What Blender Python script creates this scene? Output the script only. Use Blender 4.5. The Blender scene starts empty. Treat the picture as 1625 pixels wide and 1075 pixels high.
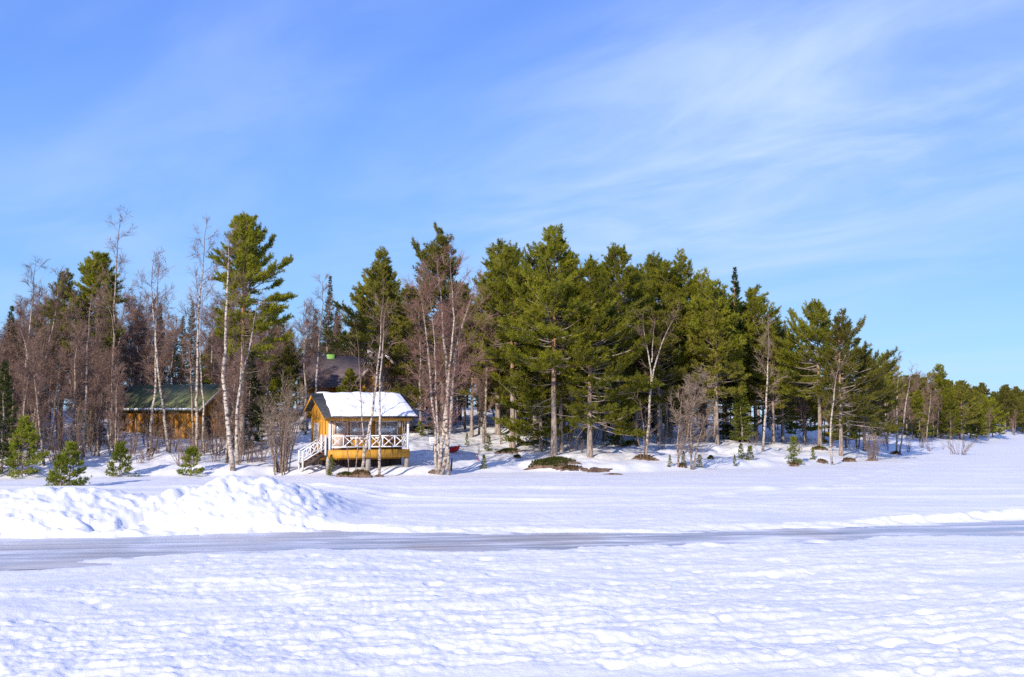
import bpy, math, random
import numpy as np

# ------------------------------------------------------------------ camera, sky, sun, exposure
SC = bpy.context.scene
COL = SC.collection
W_PX, H_PX, F_PX = 1625.0, 1075.0, 1742.0
CAM_H = 3.8
PITCH = math.atan(122.5 / F_PX)
cam_d = bpy.data.cameras.new('camera')
cam_d.sensor_width = 36.0
cam_d.lens = 36.0 * F_PX / W_PX
cam_d.clip_start = 0.1
cam_d.clip_end = 20000
cam = bpy.data.objects.new('camera', cam_d)
cam.location = (0, 0, CAM_H)
cam.rotation_euler = (math.pi / 2 + PITCH, 0, 0)
COL.objects.link(cam)
SC.camera = cam

SUN_EL = math.radians(22)
TO_SUN = (-0.46, -0.89)
world = bpy.data.worlds.new('World')
SC.world = world
world.use_nodes = True
wn, wl = world.node_tree.nodes, world.node_tree.links
wn.clear()


def N(nodes, kind, **kw):
    n = nodes.new(kind)
    for k, v in kw.items():
        if k == 'inp':
            for i, val in v.items():
                n.inputs[i].default_value = val
        else:
            setattr(n, k, v)
    return n


def build_sky():
    out = N(wn, 'ShaderNodeOutputWorld')
    bg = N(wn, 'ShaderNodeBackground', inp={'Strength': 0.125})
    sky = N(wn, 'ShaderNodeTexSky', sky_type='NISHITA', sun_disc=False)
    sky.sun_elevation = SUN_EL
    sky.sun_rotation = math.atan2(TO_SUN[0], TO_SUN[1])
    sky.altitude = 100
    sky.air_density = 1.0
    sky.dust_density = 0.3
    sky.ozone_density = 3.0
    # clear cold air: deep blue overhead, cyan towards the horizon
    tc = N(wn, 'ShaderNodeTexCoord')
    sep = N(wn, 'ShaderNodeSeparateXYZ')
    wl.new(tc.outputs['Generated'], sep.inputs[0])
    gr = N(wn, 'ShaderNodeValToRGB')
    el = gr.color_ramp.elements
    while len(el) < 4: el.new(.5)
    for e, (p, c) in zip(el, [(0.0, (1.95, 4.0, 6.3)), (0.13, (1.25, 2.9, 6.2)), (0.34, (0.74, 1.85, 5.9)), (1.0, (0.75, 1.15, 4.0))]):
        e.position = p; e.color = (c[0] / 7, c[1] / 7, c[2] / 7, 1)
    wl.new(sep.outputs[2], gr.inputs[0])
    gs = N(wn, 'ShaderNodeVectorMath', operation='SCALE', inp={'Scale': 7.0})
    wl.new(gr.outputs[0], gs.inputs[0])
    tint = N(wn, 'ShaderNodeMix', data_type='RGBA', inp={0: 0.82})
    wl.new(sky.outputs[0], tint.inputs[6])
    wl.new(gs.outputs[0], tint.inputs[7])
    # thin cirrus, laid out on a high flat layer
    zc = N(wn, 'ShaderNodeMath', operation='MAXIMUM', inp={1: 0.0})
    wl.new(sep.outputs[2], zc.inputs[0])
    za = N(wn, 'ShaderNodeMath', operation='ADD', inp={1: 0.10})
    wl.new(zc.outputs[0], za.inputs[0])
    dx = N(wn, 'ShaderNodeMath', operation='DIVIDE')
    dy = N(wn, 'ShaderNodeMath', operation='DIVIDE')
    wl.new(sep.outputs[0], dx.inputs[0]); wl.new(za.outputs[0], dx.inputs[1])
    wl.new(sep.outputs[1], dy.inputs[0]); wl.new(za.outputs[0], dy.inputs[1])
    cb = N(wn, 'ShaderNodeCombineXYZ')
    wl.new(dx.outputs[0], cb.inputs[0]); wl.new(dy.outputs[0], cb.inputs[1])
    m1 = N(wn, 'ShaderNodeMapping', vector_type='TEXTURE')
    m1.inputs['Rotation'].default_value = (0, 0, math.radians(-48))
    m1.inputs['Scale'].default_value = (2.6, 1.0, 1)
    m1.inputs['Location'].default_value = (0.4, 0.9, 0)
    wl.new(cb.outputs[0], m1.inputs[0])
    n1 = N(wn, 'ShaderNodeTexNoise', inp={'Scale': 0.75, 'Detail': 3.0, 'Roughness': 0.5, 'Distortion': 0.5})
    wl.new(m1.outputs[0], n1.inputs['Vector'])
    m2 = N(wn, 'ShaderNodeMapping', vector_type='TEXTURE')
    m2.inputs['Rotation'].default_value = (0, 0, math.radians(-55))
    m2.inputs['Scale'].default_value = (1.9, 1.0, 1)
    wl.new(cb.outputs[0], m2.inputs[0])
    n2 = N(wn, 'ShaderNodeTexNoise', inp={'Scale': 2.0, 'Detail': 8.0, 'Roughness': 0.56, 'Distortion': 0.45})
    wl.new(m2.outputs[0], n2.inputs['Vector'])
    r1 = N(wn, 'ShaderNodeMapRange', interpolation_type='SMOOTHSTEP', inp={1: 0.40, 2: 0.66, 3: 0.0, 4: 1.0})
    wl.new(n1.outputs[0], r1.inputs[0])
    r2 = N(wn, 'ShaderNodeMapRange', interpolation_type='SMOOTHSTEP', inp={1: 0.30, 2: 0.74, 3: 0.22, 4: 1.0})
    wl.new(n2.outputs[0], r2.inputs[0])
    # one large cirrus sheet ahead and to the right of the view
    dirn = N(wn, 'ShaderNodeVectorMath', operation='SUBTRACT')
    wl.new(tc.outputs['Generated'], dirn.inputs[0])
    dirn.inputs[1].default_value = (0.24, 0.94, 0.24)
    rot = N(wn, 'ShaderNodeMapping')
    rot.inputs['Rotation'].default_value = (0, math.radians(14), 0)
    wl.new(dirn.outputs[0], rot.inputs[0])
    scl = N(wn, 'ShaderNodeVectorMath', operation='MULTIPLY')
    scl.inputs[1].default_value = (2.3, 1.0, 5.6)
    wl.new(rot.outputs[0], scl.inputs[0])
    ln = N(wn, 'ShaderNodeVectorMath', operation='LENGTH')
    wl.new(scl.outputs[0], ln.inputs[0])
    r3 = N(wn, 'ShaderNodeMapRange', interpolation_type='SMOOTHSTEP', inp={1: 1.3, 2: 0.05, 3: 0.0, 4: 1.0})
    wl.new(ln.outputs['Value'], r3.inputs[0])
    mx = N(wn, 'ShaderNodeMath', operation='MAXIMUM')
    sc1 = N(wn, 'ShaderNodeMath', operation='MULTIPLY', inp={1: 0.34})
    wl.new(r1.outputs[0], sc1.inputs[0])
    wl.new(sc1.outputs[0], mx.inputs[0]); wl.new(r3.outputs[0], mx.inputs[1])
    mk = N(wn, 'ShaderNodeMath', operation='MULTIPLY')
    wl.new(mx.outputs[0], mk.inputs[0]); wl.new(r2.outputs[0], mk.inputs[1])
    mk2 = N(wn, 'ShaderNodeMath', operation='MULTIPLY', inp={1: 1.02}, use_clamp=True)
    wl.new(mk.outputs[0], mk2.inputs[0])
    mixc = N(wn, 'ShaderNodeMix', data_type='RGBA')
    mixc.inputs[7].default_value = (3.6, 4.6, 6.6, 1)
    wl.new(mk2.outputs[0], mixc.inputs[0])
    wl.new(tint.outputs[2], mixc.inputs[6])
    wl.new(mixc.outputs[2], bg.inputs['Color'])
    wl.new(bg.outputs[0], out.inputs[0])


build_sky()
sun_d = bpy.data.lights.new('sun', 'SUN')
sun_d.energy = 4.3
sun_d.angle = math.radians(0.53)
sun_d.color = (1.0, 0.91, 0.80)
sun = bpy.data.objects.new('sun', sun_d)
h_ = math.hypot(*TO_SUN)
sv = np.array([TO_SUN[0] / h_ * math.cos(SUN_EL), TO_SUN[1] / h_ * math.cos(SUN_EL), math.sin(SUN_EL)])
import mathutils
sun.rotation_euler = mathutils.Vector(sv).to_track_quat('Z', 'Y').to_euler()
sun.location = (-40, -40, 60)
COL.objects.link(sun)
SC.view_settings.view_transform = 'Standard'
SC.view_settings.look = 'None'
SC.view_settings.exposure = 0.47
SC.view_settings.gamma = 1.0
SC.cycles.use_denoising = False
SC.cycles.max_bounces = 5
SC.cycles.diffuse_bounces = 3
SC.cycles.transparent_max_bounces = 4

# ------------------------------------------------------------------ helpers: noise, pixels, meshes


def _hash(xi, yi, seed):
    h = (xi.astype(np.int64) * 374761393 + yi.astype(np.int64) * 668265263 + seed * 974634777) & 0xffffffff
    h = ((h ^ (h >> 13)) * 1274126177) & 0xffffffff
    h = (h ^ (h >> 16)) & 0xffffffff
    return h / 4294967295.0


def vn(x, y, seed=0):
    xi = np.floor(x); yi = np.floor(y)
    fx = x - xi; fy = y - yi
    fx = fx * fx * fx * (fx * (fx * 6 - 15) + 10); fy = fy * fy * fy * (fy * (fy * 6 - 15) + 10)
    a = _hash(xi, yi, seed); b = _hash(xi + 1, yi, seed)
    c = _hash(xi, yi + 1, seed); d = _hash(xi + 1, yi + 1, seed)
    return (a + (b - a) * fx) * (1 - fy) + (c + (d - c) * fx) * fy - 0.5


def fbm(x, y, seed, octaves=4, gain=0.5):
    s = 0.0; a = 1.0
    for o in range(octaves):
        s = s + a * vn(x, y, seed + o * 17)
        x, y = 1.93 * (x * 0.8 - y * 0.6) + 3.1, 1.93 * (x * 0.6 + y * 0.8) + 7.7
        a *= gain
    return s


def cells(x, y, seed):
    """height of the nearest block in a jittered grid: broken clods"""
    xi = np.floor(x); yi = np.floor(y)
    best = np.full(x.shape, 9.0); val = np.zeros(x.shape)
    for i in (-1, 0, 1):
        for j in (-1, 0, 1):
            a, b = xi + i, yi + j
            d = (a + _hash(a, b, seed) - x) ** 2 + (b + _hash(a, b, seed + 1) - y) ** 2
            v = _hash(a, b, seed + 2)
            m = d < best
            best = np.where(m, d, best); val = np.where(m, v, val)
    return val * np.clip(1.15 - best, 0, 1)


def sm(a, b, x):
    t = np.clip((x - a) / (b - a), 0, 1)
    return t * t * (3 - 2 * t)


def ray(px, py):
    u = (px - W_PX / 2) / F_PX
    v = (H_PX / 2 - py) / F_PX
    return np.array([u, math.cos(PITCH) - v * math.sin(PITCH), math.sin(PITCH) + v * math.cos(PITCH)])


def flat_hit(px, py, z=0.0):
    r = ray(px, py)
    t = (z - CAM_H) / r[2]
    return r[0] * t, r[1] * t


def at_depth(px, py, Y):
    r = ray(px, py)
    t = Y / r[1]
    return np.array([r[0] * t, Y, CAM_H + r[2] * t])


SHORE_PX = [(0, 760), (250, 759), (420, 757), (520, 757), (700, 755), (770, 751), (830, 749), (900, 751), (1000, 751), (1100, 747),
            (1180, 743), (1250, 740), (1330, 735), (1390, 728), (1430, 722), (1530, 711), (1560, 703), (1600, 696), (1640, 692)]
SHORE = [flat_hit(*p) for p in SHORE_PX]
SHORE = [(-700.0, 70.0), (-120.0, 62.0), (-60.0, 64.0)] + SHORE + [(150.0, 235.0), (260.0, 280.0), (500.0, 330.0), (1500.0, 420.0)]
SH = np.array(SHORE)


def shore_d(x, y):
    """signed distance to the shoreline, positive on land"""
    best = np.full(np.shape(x), 1e18)
    for (ax, ay), (bx, by) in zip(SH[:-1], SH[1:]):
        ex, ey = bx - ax, by - ay
        t = np.clip(((x - ax) * ex + (y - ay) * ey) / (ex * ex + ey * ey), 0, 1)
        best = np.minimum(best, (x - ax - t * ex) ** 2 + (y - ay - t * ey) ** 2)
    sign = np.where(y > np.interp(x, SH[:, 0], SH[:, 1]), 1.0, -1.0)
    return np.sqrt(best) * sign


def interp_ext(x, pts):
    p = np.array(pts)
    v = np.interp(x, p[:, 0], p[:, 1])
    sl = (p[-1, 1] - p[-2, 1]) / (p[-1, 0] - p[-2, 0])
    v = np.where(x > p[-1, 0], p[-1, 1] + (x - p[-1, 0]) * sl, v)
    return v


ROAD_FAR = [flat_hit(a, b, -0.1) for a, b in [(-400, 858), (0, 856), (200, 852), (400, 846), (520, 842), (600, 843), (800, 847), (1000, 848), (1060, 846),
                                        (1350, 838), (1625, 827), (1900, 815)]]
ROAD_NEAR = [flat_hit(a, b, -0.1) for a, b in [(-400, 900), (0, 896), (200, 891), (500, 880), (700, 876), (1000, 872), (1060, 870), (1300, 862),
                                         (1625, 850), (1900, 838)]]
PILE = [(at_depth(a, 760, 39)[0], b) for a, b in [(-900, 1.0), (-500, 1.2), (-150, 1.1), (0, 1.2), (70, 1.22), (150, 1.08), (205, 0.88), (225, 0.86), (262, 1.2), (330, 1.46),
                                                  (400, 1.36), (450, 1.05), (490, 0.75), (520, 0.38), (550, 0.12), (585, 0.0)]]
TRACK = [flat_hit(a, b) for a, b in [(1605, 699), (1540, 708), (1490, 724), (1420, 748), (1290, 772), (1080, 790), (860, 797), (640, 792), (480, 778)]]
PITS = np.random.default_rng(5).uniform([-9, 13.5, .10, .03], [10, 30, .2, .09], (46, 4))


def ground_z(x, y, fine=True):
    x = np.asarray(x, float); y = np.asarray(y, float)
    d = shore_d(x, y)
    # wobbling bank edge
    dd = d + 1.3 * fbm(x * 0.35, y * 0.35, 11, 3) * sm(-6, 3, d)
    land = 0.45 * sm(-0.3, 1.9, dd)
    rise_l = 0.098 * np.clip(dd - 1.2, 0, 40)
    rise_r = 0.085 * np.clip(dd - 1.2, 0, 16) + 0.03 * np.clip(dd - 17, 0, 40)
    wl_ = sm(14, -2, x)
    land = land + rise_l * wl_ + rise_r * (1 - wl_)
    land = land + sm(0.3, 4, dd) * (0.55 * fbm(x * 0.16, y * 0.16, 21, 3) + 0.22 * fbm(x * 0.7, y * 0.7, 25, 3))
    z = land + 0.10 * fbm(x * 0.05, y * 0.05, 31, 2) * (1 - sm(0, 2, dd))
    z = z + 0.28 * np.exp(-(((x + 12.0) / 1.7) ** 2 + ((y - 70.6) / 1.5) ** 2))
    # ploughed road
    yf = interp_ext(x, ROAD_FAR); yn = interp_ext(x, ROAD_NEAR)
    wob = 2.4 * fbm(x * 0.30, y * 0.9, 41, 5, .62)
    inside = sm(-0.75, 0.6, np.minimum(yf - y, y - yn) + wob * 0.5 + (.5 * fbm(x * 2.2, y * 3.2, 43, 3, .6) if fine else 0))
    near = (np.abs(x) < 90) & (y > 4) & (y < 90)
    inside = np.where(near | (np.abs(x) < 400), inside, 0)
    # snow lake surface
    lake = 1 - sm(-0.5, 1.5, dd)
    if fine:
        cx = (x * 0.97 + y * 0.24); cy = (-x * 0.24 + y * 0.97)
        rough = 0.35 + 0.9 * sm(-0.18, 0.28, fbm(x * 0.11 + 3, y * 0.26, 47, 3))
        plates = np.tanh(5.5 * fbm(cx * 0.42, cy * 1.15, 55, 3, .45))
        amp = np.interp(y, [0, 24, 28, 42, 55, 120, 300], [1.0, 1.0, 0.8, 0.55, 0.5, 0.5, 0.2])
        b1 = np.abs(fbm(cx * 0.45, cy * 0.95, 51, 3)) - 0.2
        wx = cx + 0.5 * fbm(x * .8, y * .8, 63, 2); b2 = 1.5 * np.minimum(np.abs(fbm(wx * 0.75, cy * 2.0, 61, 3, 0.5)), .3) - .2
        b3 = fbm(x * 4.2, y * 4.6, 71, 3, 0.6)
        b4 = fbm(x * 9.0, y * 13.0, 75, 2, .7)
        swell = fbm(x * 0.16, y * 0.30, 81, 3)
        zl = amp * (0.17 * swell + rough * (0.05 * b1 + 0.080 * b2 + 0.020 * plates + 0.020 * b3 + 0.020 * b4))
        for px_, py_, r_, h in PITS:
            zl = zl - h * np.exp(-(((x - px_) ** 2 + (y - py_) ** 2) / r_ ** 2) ** 2)
        z = z + lake * zl
        z = z + (1 - lake) * (0.05 * fbm(x * 1.6, y * 1.6, 91, 3) + 0.02 * fbm(x * 6, y * 6, 95, 2))
        # old snowmobile lines across the bay
        for yy, hh, ww in ((57.5, 0.10, 0.7), (52.0, 0.05, 0.5), (46.5, 0.05, 0.45)):
            c = yy + 0.028 * x + 1.2 * vn(x * 0.05, x * 0 + yy, 7)
            z = z + hh * np.exp(-((y - c) / ww) ** 2) * lake
    # snowmobile track across the bay
    if fine:
        dt = np.full(x.shape, 99.0)
        for (ax, ay), (bx, by) in zip(TRACK[:-1], TRACK[1:]):
            ex, ey = bx - ax, by - ay
            t = np.clip(((x - ax) * ex + (y - ay) * ey) / (ex * ex + ey * ey), 0, 1)
            dt = np.minimum(dt, np.hypot(x - ax - t * ex, y - ay - t * ey))
        dt = dt + .25 * vn(x * .7, y * .7, 301)
        z = z + lake * (-0.06 * np.exp(-(dt / .4) ** 2) + .05 * np.exp(-((dt - .85) / .3) ** 2))
    # ploughed heap along the far side of the road
    hp = np.interp(x, [p[0] for p in PILE], [p[1] for p in PILE])
    s = y - yf
    crest = 4.6 + 0.8 * vn(x * 0.3, x * 0 + 2.2, 3)
    prof = np.where(s < crest, np.clip((s + 0.35) / (crest + .35), 0, 1) ** 0.75, 1 - 0.8 * sm(0, 7.0, s - crest))
    prof = np.where(s < -0.35, 0, prof) * (1 - sm(10.0, 22.0, s - crest))
    heap = hp * prof
    if fine:
        lum = np.abs(fbm(x * 1.3, y * 1.3, 101, 4, 0.55))
        heap = heap + sm(0.1, 0.7, hp) * sm(-0.4, 0.5, s) * (1 - sm(7, 11, s)) * (0.16 * (lum - 0.25) + 0.09 * fbm(x * 3.6, y * 3.6, 105, 4, .65))
        on = np.nonzero((hp > .08) & (s > -.6) & (s < 9) & (y < 60))[0] if x.ndim == 1 else []
        if len(on):
            xx, yy, ss = x[on], y[on], s[on]
            c1 = cells(xx * 2.2 + .3 * fbm(xx * 3, yy * 3, 5, 2), yy * 2.2, 201); c2 = cells(xx * 5.5, yy * 5.5, 211)
            patch = sm(-.12, .2, fbm(xx * .5, yy * .5, 221, 2))
            heap[on] += sm(0.08, .6, hp[on]) * sm(-.5, .3, ss) * (1 - sm(5.5, 8, ss)) * patch * (0.13 * np.clip(c1 - .45, 0, 1) + 0.07 * np.clip(c2 - .4, 0, 1))
        gx = at_depth(217, 800, 37)[0] + 0.28 * (s - 2)
        heap = heap - 0.42 * np.exp(-((x - gx) / 0.42) ** 2) * sm(0.2, 1.5, s) * (1 - sm(4.5, 6.5, s))
    z = z + np.where(near | (y < 120), heap, 0)
    # low berm on the far side further right
    bh = np.interp(x, [-6, 2, 8, 12, 16, 22, 60], [0.0, 0.0, 0.02, 0.08, 0.24, 0.30, 0.30])
    berm = bh * np.exp(-((s - 1.2 - 0.3 * vn(x * .4, x * 0, 9)) / 0.85) ** 2) * (1 + (0.5 * fbm(x * 1.5, y * 1.5, 107, 3) if fine else 0))
    z = z + np.where(s > -0.5, berm, 0)
    road = -0.115 + (0.035 * np.abs(fbm(x * 0.7, y * 2.2, 111, 3)) if fine else 0)
    z = z * (1 - inside) + road * inside
    return z


def gz(x, y):
    return float(ground_z(np.array([x]), np.array([y]))[0])


def ground_hit(px, py):
    r = ray(px, py)
    t = np.linspace(48, 330, 1400) / r[1]
    X = r[0] * t; Y = r[1] * t; Z = CAM_H + r[2] * t
    below = Z < ground_z(X, Y, False)
    if not below.any():
        return None
    i = int(np.argmax(below))
    return float(X[i]), float(Y[i])


def mesh_np(name, V, tris=None, quads=None, mats=(), smooth=False, attr=None, midx=None):
    me = bpy.data.meshes.new(name)
    V = np.asarray(V, np.float32)
    tris = np.zeros((0, 3), np.int32) if tris is None else np.asarray(tris, np.int32).reshape(-1, 3)
    quads = np.zeros((0, 4), np.int32) if quads is None else np.asarray(quads, np.int32).reshape(-1, 4)
    me.vertices.add(len(V)); me.vertices.foreach_set('co', V.ravel())
    loops = np.concatenate([tris.ravel(), quads.ravel()]).astype(np.int32)
    me.loops.add(len(loops)); me.loops.foreach_set('vertex_index', loops)
    nt, nq = len(tris), len(quads)
    me.polygons.add(nt + nq)
    starts = np.concatenate([np.arange(nt) * 3, nt * 3 + np.arange(nq) * 4]).astype(np.int32)
    me.polygons.foreach_set('loop_start', starts)
    if midx is not None:
        me.polygons.foreach_set('material_index', np.asarray(midx, np.int32))
    if smooth:
        me.polygons.foreach_set('use_smooth', np.ones(nt + nq, bool))
    if attr:
        for k, v in attr.items():
            a = me.attributes.new(k, 'FLOAT', 'POINT')
            a.data.foreach_set('value', np.asarray(v, np.float32))
    for m in mats:
        me.materials.append(m)
    me.update(calc_edges=True)
    return me


def link(name, me, parent=None, loc=None):
    o = bpy.data.objects.new(name, me)
    COL.objects.link(o)
    if parent is not None:
        o.parent = parent
    if loc is not None:
        o.location = loc
    return o


def tag(o, label=None, cat=None, group=None, kind=None):
    if label: o['label'] = label
    if cat: o['category'] = cat
    if group: o['group'] = group
    if kind: o['kind'] = kind
    return o


def thing(name, label, cat, loc, rz=0.0, group=None, scale=1.0):
    o = link(name, None, None, loc)
    o.empty_display_size = 0.3
    o.rotation_euler = (0, 0, rz)
    o.scale = (scale, scale, scale)
    return tag(o, label, cat, group)


class MB:
    def __init__(s):
        s.V = []; s.T = []; s.Q = []; s.R = []; s.n = 0

    def add(s, V, T=None, Q=None, r=None):
        V = np.asarray(V, float).reshape(-1, 3)
        s.V.append(V)
        if T is not None: s.T.append(np.asarray(T, int).reshape(-1, 3) + s.n)
        if Q is not None: s.Q.append(np.asarray(Q, int).reshape(-1, 4) + s.n)
        s.R.append(np.full(len(V), 1.0) if r is None else np.asarray(r, float))
        s.n += len(V)

    def box(s, x0, x1, y0, y1, z0, z1):
        V = [(x, y, z) for z in (z0, z1) for y in (y0, y1) for x in (x0, x1)]
        s.add(V, None, [(0, 2, 3, 1), (4, 5, 7, 6), (0, 1, 5, 4), (2, 6, 7, 3), (0, 4, 6, 2), (1, 3, 7, 5)])

    def bar(s, a, b, w, h, up=(0, 0, 1)):
        a = np.array(a, float); b = np.array(b, float)
        d = b - a; d /= np.linalg.norm(d)
        u = np.cross(d, up); u /= np.linalg.norm(u); v = np.cross(u, d)
        V = []
        for p in (a, b):
            for i, j in ((-1, -1), (1, -1), (1, 1), (-1, 1)):
                V.append(p + u * i * w / 2 + v * j * h / 2)
        s.add(V, None, [(0, 1, 2, 3), (7, 6, 5, 4), (0, 4, 5, 1), (1, 5, 6, 2), (2, 6, 7, 3), (3, 7, 4, 0)])

    def tube(s, P, R, sides=6, cap=False):
        P = np.asarray(P, float); R = np.asarray(R, float); n = len(P)
        T = np.gradient(P, axis=0)
        T /= np.linalg.norm(T, axis=1)[:, None] + 1e-9
        ref = np.array([0.31, 0.95, 0.05]) if abs(T[0][1]) < 0.8 else np.array([1.0, 0.1, 0.0])
        U = np.cross(T, ref); U /= np.linalg.norm(U, axis=1)[:, None] + 1e-9
        Wv = np.cross(T, U)
        a = np.arange(sides) * 2 * math.pi / sides
        V = P[:, None] + R[:, None, None] * (np.cos(a)[None, :, None] * U[:, None] + np.sin(a)[None, :, None] * Wv[:, None])
        i = np.arange(n - 1)[:, None] * sides; j = np.arange(sides)[None]; k = (j + 1) % sides
        Q = np.stack([i + j, i + k, i + sides + k, i + sides + j], -1).reshape(-1, 4)
        s.add(V.reshape(-1, 3), None, Q, np.repeat(R, sides))

    def prisms(s, A, B, r0, r1):
        A = np.asarray(A, float); B = np.asarray(B, float)
        if not len(A): return
        D = B - A; D /= np.linalg.norm(D, axis=1)[:, None] + 1e-9
        U = np.cross(D, [0.3, 0.5, 0.81]); U /= np.linalg.norm(U, axis=1)[:, None] + 1e-9
        Wv = np.cross(D, U)
        m = len(A); V = np.zeros((m, 6, 3))
        r0 = np.broadcast_to(np.asarray(r0, float), (m,)); r1 = np.broadcast_to(np.asarray(r1, float), (m,))
        for k in range(3):
            c, sn = math.cos(k * 2.0944), math.sin(k * 2.0944)
            o = U * c + Wv * sn
            V[:, k] = A + o * r0[:, None]; V[:, 3 + k] = B + o * r1[:, None]
        b = np.arange(m)[:, None] * 6
        Q = np.concatenate([b + np.array([[k, (k + 1) % 3, 3 + (k + 1) % 3, 3 + k]]) for k in range(3)])
        s.add(V.reshape(-1, 3), None, Q, np.stack([r0] * 3 + [r1] * 3, 1).ravel())

    def slivers(s, A, B, w0, w1, rng):
        """thin flat twigs, one quad each, in random planes"""
        A = np.asarray(A, float); B = np.asarray(B, float); m = len(A)
        if not m: return
        D = B - A
        S = np.cross(D, rng.normal(size=(m, 3))); S /= np.linalg.norm(S, axis=1)[:, None] + 1e-9
        V = np.stack([A - S * w0 / 2, A + S * w0 / 2, B + S * w1 / 2, B - S * w1 / 2], 1)
        s.add(V.reshape(-1, 3), None, np.arange(m * 4).reshape(-1, 4), np.full(m * 4, w0 / 2))

    def blades(s, P, D, n, ln, wd, spread, rng):
        """needle tufts: n pointed blades from each point"""
        P = np.repeat(np.asarray(P, float), n, 0); D = np.repeat(np.asarray(D, float), n, 0); m = len(P)
        if not m: return
        D = D + rng.normal(size=(m, 3)) * spread; D /= np.linalg.norm(D, axis=1)[:, None] + 1e-9
        S = np.cross(D, rng.normal(size=(m, 3))); S /= np.linalg.norm(S, axis=1)[:, None] + 1e-9
        L = ln * rng.uniform(0.7, 1.25, m)[:, None]
        V = np.stack([P - S * wd / 2, P + S * wd / 2 + D * L * 0.15, P + D * L], 1)
        s.add(V.reshape(-1, 3), np.arange(m * 3).reshape(-1, 3))

    def mesh(s, name, mats, smooth=False, rad=False):
        V = np.concatenate(s.V)
        T = np.concatenate(s.T) if s.T else None
        Q = np.concatenate(s.Q) if s.Q else None
        return mesh_np(name, V, T, Q, mats, smooth, {'rad': np.concatenate(s.R)} if rad else None)

    def part(s, name, m, parent=None, smooth=False, rad=False):
        return link(name, s.mesh(name, [m], smooth, rad), parent)


# ------------------------------------------------------------------ materials
def new_mat(name):
    m = bpy.data.materials.new(name)
    m.use_nodes = True
    nt = m.node_tree
    b = nt.nodes['Principled BSDF']
    return m, nt.nodes, nt.links, b


def ramp(nodes, stops):
    r = nodes.new('ShaderNodeValToRGB')
    el = r.color_ramp.elements
    while len(el) < len(stops): el.new(0.5)
    for e, (p, c) in zip(el, stops):
        e.position = p; e.color = (*c, 1)
    return r


def mat_noise(name, c1, c2, scale=(4, 4, 4), rough=0.8, bump=0.0, bscale=20, detail=5, lo=0.35, hi=0.65, rnd=0.0, spec=0.3):
    m, nd, lk, b = new_mat(name)
    tc = nd.new('ShaderNodeTexCoord'); mp = nd.new('ShaderNodeMapping')
    mp.inputs['Scale'].default_value = scale
    lk.new(tc.outputs['Object'], mp.inputs[0])
    nz = nd.new('ShaderNodeTexNoise'); nz.inputs['Scale'].default_value = 1.0; nz.inputs['Detail'].default_value = detail
    lk.new(mp.outputs[0], nz.inputs['Vector'])
    r = ramp(nd, [(lo, c1), (hi, c2)])
    lk.new(nz.outputs[0], r.inputs[0])
    src = r.outputs[0]
    if rnd:
        oi = nd.new('ShaderNodeObjectInfo')
        mr = nd.new('ShaderNodeMapRange'); mr.inputs[3].default_value = 1 - rnd; mr.inputs[4].default_value = 1 + rnd
        lk.new(oi.outputs['Random'], mr.inputs[0])
        mu = nd.new('ShaderNodeVectorMath'); mu.operation = 'SCALE'
        lk.new(src, mu.inputs[0]); lk.new(mr.outputs[0], mu.inputs['Scale'])
        src = mu.outputs[0]
    lk.new(src, b.inputs['Base Color'])
    b.inputs['Roughness'].default_value = rough
    b.inputs['Specular IOR Level'].default_value = spec
    if bump:
        n2 = nd.new('ShaderNodeTexNoise'); n2.inputs['Scale'].default_value = bscale; n2.inputs['Detail'].default_value = 4
        lk.new(tc.outputs['Object'], n2.inputs['Vector'])
        bp = nd.new('ShaderNodeBump'); bp.inputs['Strength'].default_value = bump; bp.inputs['Distance'].default_value = 0.03
        lk.new(n2.outputs[0], bp.inputs['Height']); lk.new(bp.outputs[0], b.inputs['Normal'])
    return m


def mat_foliage(name, dark, light, sc=0.9, rnd=0.28, transl=0.45):
    m, nd, lk, b = new_mat(name)
    tc = nd.new('ShaderNodeTexCoord')
    nz = nd.new('ShaderNodeTexNoise'); nz.inputs['Scale'].default_value = sc; nz.inputs['Detail'].default_value = 3
    lk.new(tc.outputs['Object'], nz.inputs['Vector'])
    r = ramp(nd, [(0.32, dark), (0.68, light)])
    lk.new(nz.outputs[0], r.inputs[0])
    oi = nd.new('ShaderNodeObjectInfo')
    mr = nd.new('ShaderNodeMapRange'); mr.inputs[3].default_value = 1 - rnd; mr.inputs[4].default_value = 1 + rnd
    lk.new(oi.outputs['Random'], mr.inputs[0])
    mu = nd.new('ShaderNodeVectorMath'); mu.operation = 'SCALE'
    lk.new(r.outputs[0], mu.inputs[0]); lk.new(mr.outputs[0], mu.inputs['Scale'])
    lk.new(mu.outputs[0], b.inputs['Base Color'])
    b.inputs['Roughness'].default_value = 0.6
    b.inputs['Specular IOR Level'].default_value = 0.25
    tr = nd.new('ShaderNodeBsdfTranslucent')
    lk.new(mu.outputs[0], tr.inputs[0])
    mx = nd.new('ShaderNodeMixShader'); mx.inputs[0].default_value = transl
    lk.new(b.outputs[0], mx.inputs[1]); lk.new(tr.outputs[0], mx.inputs[2])
    lk.new(mx.outputs[0], nd['Material Output'].inputs[0])
    return m


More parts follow.
